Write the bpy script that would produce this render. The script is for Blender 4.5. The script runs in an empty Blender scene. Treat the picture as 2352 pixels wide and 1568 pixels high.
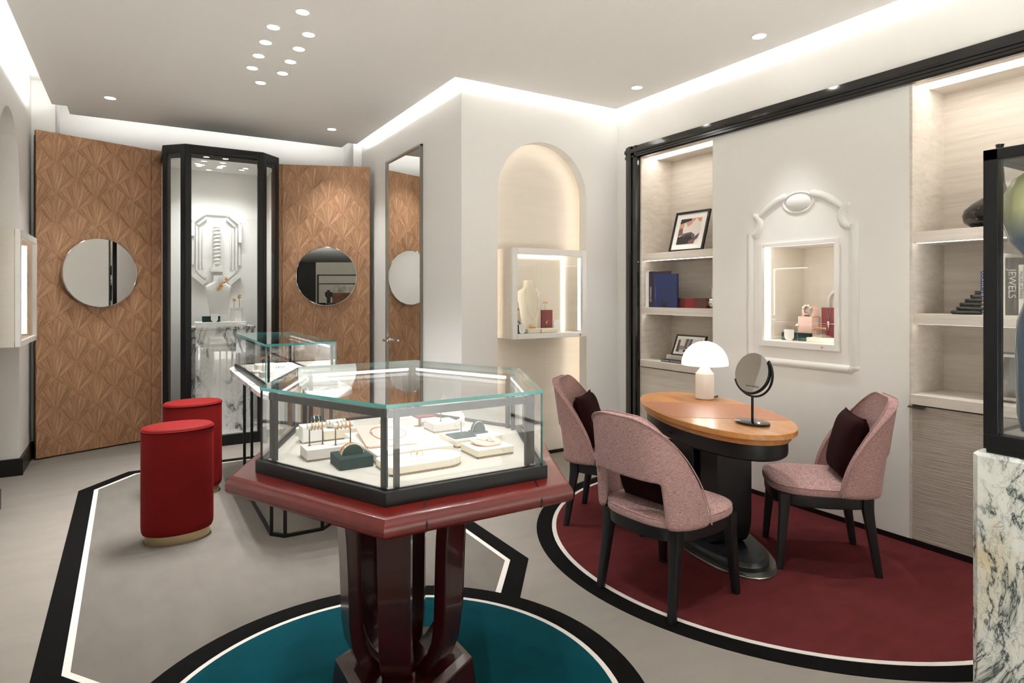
import bpy, bmesh, math, random
from math import sin, cos, pi, radians, atan2, sqrt
from mathutils import Vector, Matrix

S = bpy.context.scene
C = S.collection
random.seed(7)

# ---------------------------------------------------------------- camera
cam_d = bpy.data.cameras.new('camera'); cam = bpy.data.objects.new('camera', cam_d); C.objects.link(cam)
cam.location = (0, 0, 1.4); cam.rotation_euler = (radians(90), 0, radians(-31.2))
cam_d.sensor_width = 36; cam_d.sensor_fit = 'HORIZONTAL'; cam_d.lens = 1430 / 2352 * 36
cam_d.shift_y = -(784 - 677) / 2352; cam_d.clip_start = .02
S.camera = cam

# ---------------------------------------------------------------- world, exposure
W = bpy.data.worlds.new('world'); S.world = W; W.use_nodes = True
W.node_tree.nodes['Background'].inputs[0].default_value = (.9, .93, 1, 1)
W.node_tree.nodes['Background'].inputs[1].default_value = .08
S.view_settings.view_transform = 'Standard'; S.view_settings.look = 'None'
S.view_settings.gamma = 1; S.view_settings.use_curve_mapping = False
S.view_settings.exposure = 1.8
S.cycles.max_bounces = 6; S.cycles.caustics_reflective = False; S.cycles.caustics_refractive = False; S.cycles.diffuse_bounces = 4; S.cycles.glossy_bounces = 5; S.cycles.transmission_bounces = 6; S.cycles.transparent_max_bounces = 24
H = 3.03
WARM = (1, .93, .83); NEUT = (.98, .992, 1)
COVE_W = 1.2          # watts per metre of cove strip
SPOT_W = 31.0

# ---------------------------------------------------------------- cove strips above the ceiling edge
def area(name, loc, sx, sy, power, direc, col=NEUT):
    d = bpy.data.lights.new(name, 'AREA'); d.shape = 'RECTANGLE'; d.size = sx; d.size_y = sy
    d.energy = power; d.color = col
    o = bpy.data.objects.new(name, d); C.objects.link(o); o.location = loc
    o.rotation_euler = Vector(direc).to_track_quat('-Z', 'Y').to_euler()
    return o
def cove(a, b, dirn, k=1):
    n = max(1, round(math.dist(a, b) / 2.4)); L = math.dist(a, b) / n
    for i in range(n):
        t = (i + .5) / n
        area('cove_strip', (a[0] + (b[0]-a[0])*t, a[1] + (b[1]-a[1])*t, H + .055), L * .995, .026, COVE_W * k * L, (dirn[0], dirn[1], -.05), (1, 1, 1))
cove((-.565, -.3), (-.565, 6.55), (-1, 0), .8)
cove((-.48, 6.83), (1.94, 6.83), (0, 1), .3)
cove((2.01, 4.25), (2.01, 6.6), (1, 0))
cove((2.04, 4.165), (3.57, 4.165), (0, 1))
cove((3.575, -2), (3.575, 4.17), (1, 0))
# added fill spots in the hall behind the camera, to brighten the room
for hx in (-6, -2.5, 1):
    for hy in (-3.2, -6):
        d = bpy.data.lights.new('hall_fill_spot', 'SPOT'); d.energy = 800; d.spot_size = radians(120); d.spot_blend = .6; d.shadow_soft_size = .1; d.color = (.96, .985, 1)
        o = bpy.data.objects.new('hall_fill_spot', d); C.objects.link(o); o.location = (hx, hy, 3.0)

# ---------------------------------------------------------------- materials
def lin(c):
    return tuple(((v/255)/12.92 if v/255 <= .04045 else (((v/255)+.055)/1.055)**2.4) for v in c[:3]) + (1,)
MATS = {}
def nodes(name):
    m = bpy.data.materials.new(name); m.use_nodes = True; nt = m.node_tree
    MATS[name] = m
    return m, nt, nt.nodes['Principled BSDF']
def N(nt, t, **kw):
    n = nt.nodes.new(t)
    for k, v in kw.items(): setattr(n, k, v)
    return n
def coords(nt, scale=(1, 1, 1), kind='Object'):
    tc = N(nt, 'ShaderNodeTexCoord'); mp = N(nt, 'ShaderNodeMapping'); mp.inputs['Scale'].default_value = scale
    nt.links.new(tc.outputs[kind], mp.inputs[0]); return mp.outputs[0]
def noise(nt, vec, scale, detail=3, rough=.55, dist=0):
    n = N(nt, 'ShaderNodeTexNoise'); nt.links.new(vec, n.inputs['Vector'])
    n.inputs['Scale'].default_value = scale; n.inputs['Detail'].default_value = detail
    n.inputs['Roughness'].default_value = rough; n.inputs['Distortion'].default_value = dist
    return n.outputs['Fac']
def ramp(nt, fac, stops, interp='LINEAR'):
    r = N(nt, 'ShaderNodeValToRGB'); r.color_ramp.interpolation = interp
    e = r.color_ramp.elements
    while len(e) < len(stops): e.new(.5)
    for k, (p, c) in enumerate(stops): e[k].position = p; e[k].color = c
    nt.links.new(fac, r.inputs[0]); return r.outputs[0]
def bump(nt, bs, fac, strength, dist=.01):
    b = N(nt, 'ShaderNodeBump'); b.inputs['Strength'].default_value = strength; b.inputs['Distance'].default_value = dist
    nt.links.new(fac, b.inputs['Height']); nt.links.new(b.outputs[0], bs.inputs['Normal'])
def mul(c, k): return tuple(min(1, v*k) for v in c[:3]) + (1,)
def mat(name, col, rough=.5, metal=0, coat=0, var=None, bmp=None, sheen=0, spec=.5, emit=0):
    """var=(amount, noise scale, stretch); bmp=(strength, noise scale, stretch, distance)"""
    m, nt, b = nodes(name); c = lin(col)
    b.inputs['Base Color'].default_value = c; b.inputs['Roughness'].default_value = rough; b.inputs['Metallic'].default_value = metal
    b.inputs['Coat Weight'].default_value = coat; b.inputs['Coat Roughness'].default_value = .04
    b.inputs['Specular IOR Level'].default_value = spec
    if sheen:
        b.inputs['Sheen Weight'].default_value = sheen; b.inputs['Sheen Roughness'].default_value = .35
        b.inputs['Sheen Tint'].default_value = mul(c, 2.2)
    if emit:
        b.inputs['Emission Color'].default_value = c; b.inputs['Emission Strength'].default_value = emit
    if var:
        f = noise(nt, coords(nt, var[2]), var[1], 4)
        nt.links.new(ramp(nt, f, [(.25, mul(c, 1-var[0])), (.75, mul(c, 1+var[0]))]), b.inputs['Base Color'])
    if bmp:
        bump(nt, b, noise(nt, coords(nt, bmp[2]), bmp[1], 3), bmp[0], bmp[3])
    return m
U = (1, 1, 1)
mat('wall_paint', (240, 238, 234), .75)
mat('ceiling_paint', (248, 246, 242), .85)
mat('white_lacquer', (236, 234, 229), .45)
mat('cream_interior', (228, 220, 208), .55, var=(.03, 3, (1, 1, 9)))
mat('floor_carpet', (130, 123, 114), .95, var=(.06, 4, (1, 2.5, 1)), spec=.1)
mat('inlay_carpet', (101, 95, 88), .95, var=(.07, 5, (2, 1, 1)), spec=.1)
mat('black_carpet', (13, 11, 10), .95, var=(.25, 60, U), bmp=(.4, 700, U, .003), spec=.08)
mat('white_carpet', (205, 197, 188), .95, bmp=(.4, 700, U, .003), spec=.1)
mat('teal_carpet', (2, 58, 66), .95, var=(.16, 6, U), spec=.1)
mat('burgundy_carpet', (86, 34, 35), .95, var=(.15, 5, (1, 2.5, 1)), spec=.1)
mat('black_skirting', (14, 13, 13), .35)
mat('black_lacquer', (14, 13, 12), .12, coat=.5)
mat('black_metal', (10, 10, 11), .38, spec=.35)
mat('black_wood', (19, 20, 22), .42, bmp=(.02, 40, (8, 8, 1), .002))
mat('mirror', (238, 238, 236), .0, metal=1)
mat('chrome', (225, 225, 225), .08, metal=1)
mat('steel', (150, 146, 138), .3, metal=1)
mat('brass', (196, 178, 142), .28, metal=1, bmp=(.03, 60, (1, 1, 30), .001))
mat('gold', (236, 178, 92), .16, metal=1)
mat('rose_gold', (224, 150, 112), .2, metal=1)
mat('silver', (220, 214, 206), .12, metal=1)
mat('red_velvet', (104, 12, 10), .75, sheen=.3, var=(.08, 6, U), spec=.15)
mat('dark_velvet', (34, 10, 10), .85, sheen=.25, spec=.1)
mat('porcelain', (240, 238, 232), .35)
mat('shade', (255, 246, 232), .45, emit=.45)
mat('leather_inlay', (176, 116, 84), .42, var=(.04, 4, U), bmp=(.05, 200, U, .001))
mat('plaster', (228, 226, 221), .7)
mat('cream_leather', (238, 229, 209), .6, bmp=(.03, 300, U, .001))
mat('grey_leather', (214, 208, 202), .6)
mat('pale_blue_leather', (190, 205, 205), .55)
mat('green_suede', (22, 52, 50), .85, sheen=.2, spec=.15)
mat('pink_leather', (224, 186, 174), .6)
mat('pink_block', (240, 200, 184), .6)
mat('burgundy_leather', (128, 28, 34), .5)
mat('burgundy_lacquer', (86, 30, 26), .2, coat=.6)
mat('deck', (190, 184, 174), .6)
mat('rod', (92, 80, 66), .3, metal=.8)
mat('paper', (238, 235, 228), .7)
mat('frame_black', (22, 18, 16), .35)
mat('navy_book', (34, 50, 96), .45)
mat('violet_book', (58, 48, 72), .45)
mat('black_book', (24, 26, 28), .4)
mat('blue_book', (40, 62, 120), .5)
mat('red_print', (160, 30, 36), .5)
mat('beige_print', (196, 176, 150), .5)
mat('print_dark', (38, 34, 40), .5); mat('print_skin', (205, 150, 130), .5); mat('print_white', (226, 214, 206), .5)
mat('print_mauve', (120, 84, 84), .5); mat('print_grey', (150, 146, 142), .5); mat('print_navy', (28, 28, 44), .5); mat('print_taupe', (96, 84, 82), .5)
mat('dark_ceramic', (40, 44, 46), .5)
mat('smoked_glass', (18, 15, 12), .08, coat=.1)
mat('slate', (60, 58, 56), .75, var=(.35, 20, U), bmp=(.6, 30, U, .006))
mat('letter_white', (225, 222, 214), .6); mat('letter_dark', (46, 44, 42), .6); mat('letter_grey', (120, 116, 112), .5)
mat('hall_floor', (225, 222, 216), .4); mat('hall_wall', (226, 219, 206), .8); mat('hall_brown', (140, 96, 72), .7, var=(.4, 3, U)); mat('hall_print', (214, 204, 194), .7, var=(.5, 4, U)); mat('hall_dark', (40, 38, 38), .6); mat('hall_ceiling', (120, 119, 116), .9)
mat('camera_black', (14, 14, 15), .5)

def emis(name, col, s):
    m, nt, b = nodes(name); e = N(nt, 'ShaderNodeEmission'); e.inputs[0].default_value = lin(col); e.inputs[1].default_value = s
    nt.links.new(e.outputs[0], nt.nodes['Material Output'].inputs[0])
emis('lens', (255, 248, 238), 9)
emis('led', (255, 248, 240), 2.5)
emis('led_soft', (255, 246, 234), 1.7)
emis('led_case', (252, 252, 255), 1.5)
emis('led_arch', (255, 243, 228), 2.2)
emis('small_lens', (255, 248, 238), 6)

for k in ('lens', 'small_lens', 'shade'): MATS[k].cycles.emission_sampling = 'NONE'

def glass(name, tint, f0, edge=None):
    """clear pane: straight-through transmission plus mirror reflection that grows at grazing angles"""
    m, nt, b = nodes(name)
    lw = N(nt, 'ShaderNodeLayerWeight'); lw.inputs[0].default_value = .5
    p = N(nt, 'ShaderNodeMath', operation='POWER'); p.inputs[1].default_value = 5; nt.links.new(lw.outputs['Facing'], p.inputs[0])
    a = N(nt, 'ShaderNodeMath', operation='MULTIPLY_ADD'); a.inputs[1].default_value = 1-f0; a.inputs[2].default_value = f0; nt.links.new(p.outputs[0], a.inputs[0])
    t = N(nt, 'ShaderNodeBsdfTransparent'); t.inputs[0].default_value = tint
    g = N(nt, 'ShaderNodeBsdfGlossy'); g.inputs['Roughness'].default_value = 0; g.inputs[0].default_value = (1, 1, 1, 1)
    mx = N(nt, 'ShaderNodeMixShader'); nt.links.new(a.outputs[0], mx.inputs[0]); nt.links.new(t.outputs[0], mx.inputs[1]); nt.links.new(g.outputs[0], mx.inputs[2])
    nt.links.new(mx.outputs[0], nt.nodes['Material Output'].inputs[0])
glass('glass', (.985, .992, .99, 1), .04)
def glass_edge():
    m, nt, b = nodes('glass_edge')
    b.inputs['Base Color'].default_value = lin((70, 150, 146)); b.inputs['Roughness'].default_value = .1
    b.inputs['Transmission Weight'].default_value = .35
glass_edge()
def tinted(name, c0, c1, z0, z1):
    m, nt, b = nodes(name); b.inputs['Roughness'].default_value = .12; b.inputs['Transmission Weight'].default_value = .25
    tc = N(nt, 'ShaderNodeTexCoord'); sp = N(nt, 'ShaderNodeSeparateXYZ'); nt.links.new(tc.outputs['Object'], sp.inputs[0])
    mr = N(nt, 'ShaderNodeMapRange'); mr.inputs[1].default_value = z0; mr.inputs[2].default_value = z1; nt.links.new(sp.outputs[2], mr.inputs[0])
    nt.links.new(ramp(nt, mr.outputs[0], [(0, lin(c0)), (1, lin(c1))]), b.inputs['Base Color'])
tinted('blue_art_glass', (18, 78, 110), (186, 188, 132), .60, .70)
def clear_glass():
    m, nt, b = nodes('clear_glass'); b.inputs['Base Color'].default_value = (.93, .96, .93, 1); b.inputs['Roughness'].default_value = .03; b.inputs['Transmission Weight'].default_value = .9
clear_glass()

def marble(name, base, vein, stretch, scale, warm=None, w=.035, soft=.10):
    m, nt, b = nodes(name); b.inputs['Roughness'].default_value = .22
    v = coords(nt, stretch)
    f = noise(nt, v, scale, 7, .6, 1.1)
    d = N(nt, 'ShaderNodeMath', operation='SUBTRACT'); d.inputs[1].default_value = .5; nt.links.new(f, d.inputs[0])
    ab = N(nt, 'ShaderNodeMath', operation='ABSOLUTE'); nt.links.new(d.outputs[0], ab.inputs[0])
    patch = noise(nt, v, scale * .55, 2)
    pm = ramp(nt, patch, [(.42, (0, 0, 0, 1)), (.54, (1, 1, 1, 1))])
    line = ramp(nt, ab.outputs[0], [(.0, (1, 1, 1, 1)), (w * .35, (.55, .55, .55, 1)), (w, (.12, .12, .12, 1)), (soft, (0, 0, 0, 1))])
    mm = N(nt, 'ShaderNodeMath', operation='MULTIPLY'); nt.links.new(line, mm.inputs[0]); nt.links.new(pm, mm.inputs[1])
    fine = noise(nt, v, scale * 3.1, 6, .65, 1.6)
    d2 = N(nt, 'ShaderNodeMath', operation='SUBTRACT'); d2.inputs[1].default_value = .5; nt.links.new(fine, d2.inputs[0])
    a2 = N(nt, 'ShaderNodeMath', operation='ABSOLUTE'); nt.links.new(d2.outputs[0], a2.inputs[0])
    l2 = ramp(nt, a2.outputs[0], [(0, (.5, .5, .5, 1)), (.02, (0, 0, 0, 1))])
    m2 = N(nt, 'ShaderNodeMath', operation='MULTIPLY'); nt.links.new(l2, m2.inputs[0]); nt.links.new(pm, m2.inputs[1])
    ad = N(nt, 'ShaderNodeMath', operation='ADD', use_clamp=True); nt.links.new(mm.outputs[0], ad.inputs[0]); nt.links.new(m2.outputs[0], ad.inputs[1])
    base_out = ramp(nt, noise(nt, v, scale * .8, 4), [(.3, mul(lin(base), .86)), (.6, lin(base))] if not warm else [(.3, lin(base)), (.55, mul(lin(base), .95)), (.72, lin(warm))])
    mx = N(nt, 'ShaderNodeMixRGB'); nt.links.new(ad.outputs[0], mx.inputs[0]); nt.links.new(base_out, mx.inputs[1]); mx.inputs[2].default_value = lin(vein)
    nt.links.new(mx.outputs[0], b.inputs['Base Color'])
marble('marble_white', (236, 235, 232), (34, 36, 42), (1.9, 1.9, .85), 2.8, w=.05, soft=.12)
marble('marble_green', (222, 224, 216), (52, 64, 64), (2.4, 2.4, 1.3), 2.2, warm=(206, 192, 160), w=.035, soft=.12)

def wood(name, dark, light, grain, scale=1, rough=.4, coat=0, kind='Object', contrast=1, rnd=False):
    """grain = texture scale, small along the fibre"""
    m, nt, b = nodes(name); b.inputs['Roughness'].default_value = rough; b.inputs['Coat Weight'].default_value = coat; b.inputs['Coat Roughness'].default_value = .05
    v = coords(nt, grain, kind)
    f1 = noise(nt, v, scale, 6, .62, .4); f2 = noise(nt, v, scale * 5, 3, .6)
    mx = N(nt, 'ShaderNodeMath', operation='MULTIPLY_ADD'); nt.links.new(f2, mx.inputs[0]); mx.inputs[1].default_value = .45; nt.links.new(f1, mx.inputs[2])
    fac = mx.outputs[0]
    col = ramp(nt, fac, [(.55, lin(dark)), (.92, lin(light))])
    if rnd:
        at = N(nt, 'ShaderNodeAttribute', attribute_name='tone'); hs = N(nt, 'ShaderNodeMixRGB', blend_type='MULTIPLY'); hs.inputs[0].default_value = 1
        nt.links.new(col, hs.inputs[1]); nt.links.new(at.outputs['Color'], hs.inputs[2]); col = hs.outputs[0]
    nt.links.new(col, b.inputs['Base Color'])
    bump(nt, b, f2, .06, .002)
wood('walnut_veneer', (154, 108, 74), (212, 168, 130), (6, 90, 1), 1.0, .5, kind='UV', rnd=True)
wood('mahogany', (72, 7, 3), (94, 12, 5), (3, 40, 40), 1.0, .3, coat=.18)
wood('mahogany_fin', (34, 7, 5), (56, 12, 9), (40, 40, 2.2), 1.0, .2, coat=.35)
wood('desk_oak', (186, 122, 66), (212, 152, 94), (22, 2.2, 22), 1.2, .3, coat=.25)
wood('greige_laminate', (206, 196, 184), (224, 215, 203), (10, 1.4, 34), 1.0, .5)
wood('walnut_edge', (104, 72, 46), (150, 110, 78), (20, 20, 3), 1.0, .5)
def grass():
    m, nt, b = nodes('grasscloth'); b.inputs['Roughness'].default_value = .7
    v = coords(nt, (40, 5, 150)); f = noise(nt, v, 1, 4, .6)
    nt.links.new(ramp(nt, f, [(.3, lin((166, 155, 142))), (.7, lin((198, 188, 175)))]), b.inputs['Base Color'])
    bump(nt, b, f, .9, .006)
grass()
def weave():
    m, nt, b = nodes('pink_weave'); b.inputs['Roughness'].default_value = .9; b.inputs['Specular IOR Level'].default_value = .15
    b.inputs['Sheen Weight'].default_value = .15
    v = coords(nt, (45, 45, 300)); f = noise(nt, v, 1.6, 4, .75)
    nt.links.new(ramp(nt, f, [(.30, lin((90, 62, 62))), (.42, lin((154, 118, 115))), (.60, lin((184, 148, 144))), (.78, lin((212, 182, 177)))]), b.inputs['Base Color'])
    bump(nt, b, f, .5, .003)
weave()
def band():
    m, nt, b = nodes('dotted_band'); b.inputs['Roughness'].default_value = .4
    tc = N(nt, 'ShaderNodeTexCoord'); sp = N(nt, 'ShaderNodeSeparateXYZ'); nt.links.new(tc.outputs['Object'], sp.inputs[0])
    a = N(nt, 'ShaderNodeMath', operation='ADD'); nt.links.new(sp.outputs[0], a.inputs[0]); nt.links.new(sp.outputs[1], a.inputs[1])
    s = N(nt, 'ShaderNodeMath', operation='MULTIPLY'); s.inputs[1].default_value = 230; nt.links.new(a.outputs[0], s.inputs[0])
    fr = N(nt, 'ShaderNodeMath', operation='FRACT'); nt.links.new(s.outputs[0], fr.inputs[0])
    nt.links.new(ramp(nt, fr.outputs[0], [(0, lin((44, 40, 30))), (.55, lin((196, 182, 150)))], 'CONSTANT'), b.inputs['Base Color'])
band()

# ---------------------------------------------------------------- mesh helpers
class MB:
    def __init__(s): s.v = []; s.f = []; s.m = []; s.M = Matrix()
    def add(s, vs, fs, mi=0):
        o = len(s.v); s.v += [tuple(s.M @ Vector(v)) for v in vs]
        for f in fs: s.f.append([o+i for i in f]); s.m.append(mi)
        return s
    def box(s, x0, x1, y0, y1, z0, z1, mi=0):
        v = [(x, y, z) for z in (z0, z1) for y in (y0, y1) for x in (x0, x1)]
        return s.add(v, [(0, 2, 3, 1), (4, 5, 7, 6), (0, 1, 5, 4), (2, 6, 7, 3), (0, 4, 6, 2), (1, 3, 7, 5)], mi)
    def loft(s, rings, mi=0, cap0=True, cap1=True, closed=True):
        n = len(rings[0]); vs = [p for r in rings for p in r]; fs = []
        for k in range(len(rings)-1):
            for i in range(n if closed else n-1):
                j = (i+1) % n; fs.append((k*n+i, k*n+j, (k+1)*n+j, (k+1)*n+i))
        if cap0: fs.append(tuple(range(n-1, -1, -1)))
        if cap1: fs.append(tuple((len(rings)-1)*n+i for i in range(n)))
        return s.add(vs, fs, mi)
    def prism(s, poly, z0, z1, mi=0):
        return s.loft([[(x, y, z0) for x, y in poly], [(x, y, z1) for x, y in poly]], mi)
    def prism_x(s, poly, x0, x1, mi=0):      # poly in (y,z)
        return s.loft([[(x0, y, z) for y, z in poly], [(x1, y, z) for y, z in poly]], mi)
    def prism_y(s, poly, y0, y1, mi=0):      # poly in (x,z), counter-clockwise seen from -y
        return s.loft([[(x, y1, z) for x, z in poly], [(x, y0, z) for x, z in poly]], mi)
    def lathe(s, prof, n=24, c=(0, 0), mi=0, sx=1, sy=1):
        rings = [[(c[0]+r*cos(2*pi*i/n)*sx, c[1]+r*sin(2*pi*i/n)*sy, z) for i in range(n)] for r, z in prof]
        return s.loft(rings, mi, prof[0][0] > 1e-6, prof[-1][0] > 1e-6)
    def tube(s, path, r, n=8, closed=False, mi=0, flat=None):
        P = [Vector(p) for p in path]; k = len(P); rings = []
        up = None
        for i in range(k):
            t = (P[(i+1) % k] - P[i-1]) if closed else (P[min(i+1, k-1)] - P[max(i-1, 0)])
            t.normalize()
            if up is None:
                up = Vector((0, 0, 1)) if abs(t.z) < .9 else Vector((1, 0, 0))
            a = t.cross(up)
            if a.length < 1e-5: a = t.orthogonal()
            a.normalize(); b = a.cross(t).normalized(); up = b
            rr = r[i] if isinstance(r, (list, tuple)) else r
            fa, fb = flat if flat else (1, 1)
            rings.append([tuple(P[i] + a*rr*fa*cos(2*pi*j/n) + b*rr*fb*sin(2*pi*j/n)) for j in range(n)])
        if closed: rings.append(rings[0]); return s.loft(rings, mi, False, False)
        return s.loft(rings, mi)
    def sphere(s, c, r, n=12, mi=0, sc=(1, 1, 1)):
        prof = [(sin(pi*k/n), -cos(pi*k/n)) for k in range(n+1)]
        rings = [[(c[0]+r*sc[0]*q*cos(2*pi*i/(2*n)), c[1]+r*sc[1]*q*sin(2*pi*i/(2*n)), c[2]+r*sc[2]*z) for i in range(2*n)] for q, z in prof[1:-1]]
        return s.loft(rings, mi)
    def build(s, name, mats, parent=None, smooth=False, bevel=0, loc=None, rz=0, sub=0, solid=None):
        me = bpy.data.meshes.new(name); me.from_pydata(s.v, [], s.f); me.update()
        if isinstance(mats, str): mats = [mats]
        for k in mats: me.materials.append(MATS[k])
        me.polygons.foreach_set('material_index', s.m)
        bm = bmesh.new(); bm.from_mesh(me); bmesh.ops.recalc_face_normals(bm, faces=bm.faces); bm.to_mesh(me); bm.free()
        if smooth:
            me.polygons.foreach_set('use_smooth', [True]*len(me.polygons)); me.set_sharp_from_angle(angle=radians(40))
        o = bpy.data.objects.new(name, me); C.objects.link(o)
        if parent: o.parent = parent
        if loc: o.location = loc
        o.rotation_euler.z = rz
        if solid:
            d = o.modifiers.new('solid', 'SOLIDIFY'); d.thickness = solid; d.offset = 0
        if bevel:
            d = o.modifiers.new('bevel', 'BEVEL'); d.width = bevel; d.segments = 2; d.limit_method = 'ANGLE'; d.angle_limit = radians(50)
        if sub:
            d = o.modifiers.new('sub', 'SUBSURF'); d.levels = sub; d.render_levels = sub
            me.polygons.foreach_set('use_smooth', [True]*len(me.polygons))
        return o
def tag(o, label=None, cat=None, group=None, kind=None):
    for k, v in (('label', label), ('category', cat), ('group', group), ('kind', kind)):
        if v: o[k] = v
    return o
def thing(name, label, cat, loc=(0, 0, 0), rz=0, group=None):
    o = bpy.data.objects.new(name, None); C.objects.link(o); o.location = loc; o.rotation_euler.z = rz; o.empty_display_size = .1
    return tag(o, label, cat, group)
def struct(o): o['kind'] = 'structure'; return o
def box(name, m, x0, x1, y0, y1, z0, z1, parent=None, bevel=0, **k):
    return MB().box(x0, x1, y0, y1, z0, z1).build(name, m, parent, bevel=bevel, **k)
def copy_tree(o, parent=None):
    c = o.copy(); C.objects.link(c); c.parent = parent
    for ch in o.children: copy_tree(ch, c)
    return c
def text(name, body, size, loc, rot, m, parent=None, align='CENTER', spacing=1, extrude=.0004):
    d = bpy.data.curves.new(name, 'FONT'); d.body = body; d.size = size; d.align_x = align; d.align_y = 'CENTER'; d.extrude = extrude; d.space_character = spacing
    tmp = bpy.data.objects.new(name, d); C.objects.link(tmp); me = bpy.data.meshes.new_from_object(tmp); bpy.data.objects.remove(tmp)
    me.materials.clear(); me.materials.append(MATS[m]); o = bpy.data.objects.new(name, me); C.objects.link(o); o.location = loc; o.rotation_euler = rot
    if parent: o.parent = parent
    return o
def inset(poly, d):
    """offset a convex counter-clockwise polygon inwards by d"""
    n = len(poly); L = []
    for i in range(n):
        a, b = Vector(poly[i]), Vector(poly[(i+1) % n]); t = (b-a).normalized(); nn = Vector((-t.y, t.x)); L.append((a+nn*d, t))
    out = []
    for i in range(n):
        p, t = L[i-1]; q, u = L[i]; den = t.x*u.y - t.y*u.x; w = q-p; k = (w.x*u.y - w.y*u.x)/den
        out.append(tuple(p + t*k))
    return out
def clip(poly, a, b, c):
    """keep points with a*x+b*y<=c (interpolates any further coordinates)"""
    out = []
    for i in range(len(poly)):
        p, q = poly[i-1], poly[i]; fp = a*p[0]+b*p[1]-c; fq = a*q[0]+b*q[1]-c
        if (fp <= 0) != (fq <= 0):
            t = fp/(fp-fq); out.append(tuple(p[k]+(q[k]-p[k])*t for k in range(len(p))))
        if fq <= 0: out.append(q)
    return out
def superellipse(a, b, n=48, e=2.0):
    out = []
    for i in range(n):
        t = 2*pi*i/n; out.append((a*math.copysign(abs(cos(t))**(2/e), cos(t)), b*math.copysign(abs(sin(t))**(2/e), sin(t))))
    return out
def rrect(x0, x1, y0, y1, r, n=5):
    out = []
    for cx, cy, a0 in ((x1-r, y0+r, -90), (x1-r, y1-r, 0), (x0+r, y1-r, 90), (x0+r, y0+r, 180)):
        for k in range(n+1):
            a = radians(a0 + 90*k/n); out.append((cx+r*cos(a), cy+r*sin(a)))
    return out

# ================================================================ THE SETTING
struct(box('floor', 'floor_carpet', -9.5, 4.6, -2.2, 7.3, -.06, 0))
struct(box('floor_hall', 'hall_floor', -9.5, 4.6, -19, -2.2, -.06, 0))  # hall floor made pale to bounce fill light up to the room ceiling
cl = [(-9, -1.6), (3.615, -1.6), (3.615, 4.205), (2.05, 4.205), (2.05, 6.63), (1.957, 6.63), (1.957, 6.87), (-.502, 6.87), (-.502, 6.59), (-.609, 6.59), (-.609, -.3), (-9, -.3)]
struct(MB().prism(cl, H, H + .03).build('ceiling', 'ceiling_paint'))
struct(box('ceiling_hall', 'hall_ceiling', -9, 3.7, -18.8, -1.6, H, H + .03))
struct(box('ceiling_upper', 'ceiling_paint', -9.5, 4.6, -19, 7.3, 3.27, 3.33))

def arch_wall(a0, a1, c, r, spring, top):
    """outline (coord, z) of a wall from a0 to a1 with an arched opening that starts at the floor"""
    p = [(a0, 0), (c-r, 0), (c-r, spring)]
    p += [(c - r*cos(pi*k/24), spring + r*sin(pi*k/24)) for k in range(1, 24)]
    return p + [(c+r, spring), (c+r, 0), (a1, 0), (a1, top), (a0, top)]
ZT = 3.27
struct(MB().prism_x(arch_wall(-.3, 6.78, 5.68, .45, 2.29, ZT), -.77, -1.0).build('wall_left', 'wall_paint'))
w = MB().box(-1.06, -1.001, 5.1, 6.26, 0, ZT)
struct(w.build('wall_left_niche', 'cream_interior'))
w = MB().box(-.62, 2.08, 7.16, 7.24, 0, ZT); w.box(-.87, -.60, 6.78, 7.24, 0, ZT); w.box(2.06, 2.255, 6.78, 7.24, 0, ZT)
struct(w.build('wall_back', 'wall_paint'))
w = MB().box(2.155, 2.255, 4.41, 5.06, 0, ZT); w.box(2.155, 2.255, 5.948, 6.8, 0, ZT); w.box(2.155, 2.255, 5.06, 5.948, 2.72, ZT); w.box(2.2, 2.255, 5.06, 5.948, 0, 2.72)
struct(w.build('wall_middle', 'wall_paint'))
struct(MB().prism_y(arch_wall(2.155, 3.72, 2.923, .447, 2.225, ZT), 4.31, 4.41).build('wall_niche', 'wall_paint'))
w = MB().box(2.3, 3.6, 4.54, 4.6, 0, ZT); w.box(2.28, 2.34, 4.41, 4.6, 0, ZT); w.box(3.5, 3.56, 4.41, 4.6, 0, ZT)
struct(w.build('wall_niche_back', 'cream_interior'))
# right wall: header, strip beside the trim, middle panel round the lit window, wall beyond the second bay
w = MB().box(3.72, 3.84, -18.9, 4.6, 2.60, ZT); w.box(3.72, 3.84, 4.02, 4.6, 0, 2.60); w.box(3.72, 3.84, -18.9, .3, 0, 2.60)
struct(w.build('wall_right', 'wall_paint'))
w = MB().box(3.72, 3.76, 1.836, 2.239, .035, 2.60); w.box(3.72, 3.76, 2.817, 3.226, .035, 2.60); w.box(3.72, 3.76, 2.239, 2.817, .035, 1.049); w.box(3.72, 3.76, 2.239, 2.817, 1.752, 2.60)
struct(w.build('wall_right_panel', 'white_lacquer'))
struct(MB().box(-9, -.77, -.3, -.2, 0, ZT).build('wall_hall_side', 'hall_wall'))
struct(MB().box(-9.1, -9, -19, -.2, 0, ZT).build('wall_hall_left', 'hall_wall'))
# far end of the hall (seen in the round mirror)
struct(box('wall_rear', 'hall_wall', -5.75, 3.8, -18.7, -18.6, 0, ZT))
struct(box('wall_rear_dark', 'hall_dark', -9, -5.75, -18.8, -18.7, 0, ZT))
w = MB().box(-5.67, -1.5, -18.6, -18.52, 2.36, 2.42); w.box(-5.67, -5.6, -18.6, -18.52, 0, 2.42); w.box(-5.6, -1.5, -18.6, -18.52, 1.93, 1.98)
struct(w.build('trim_2', 'black_skirting'))
struct(box('wall_rear_panel', 'hall_print', -4.9, -3.2, -18.58, -18.55, 1.52, 1.9))
struct(box('wall_rear_plinth', 'hall_brown', -4.9, -2.6, -18.58, -18.5, 1.0, 1.5))
struct(box('wall_rear_base', 'hall_dark', -5.6, -1.5, -18.58, -18.4, 0, 1.0))

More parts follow.
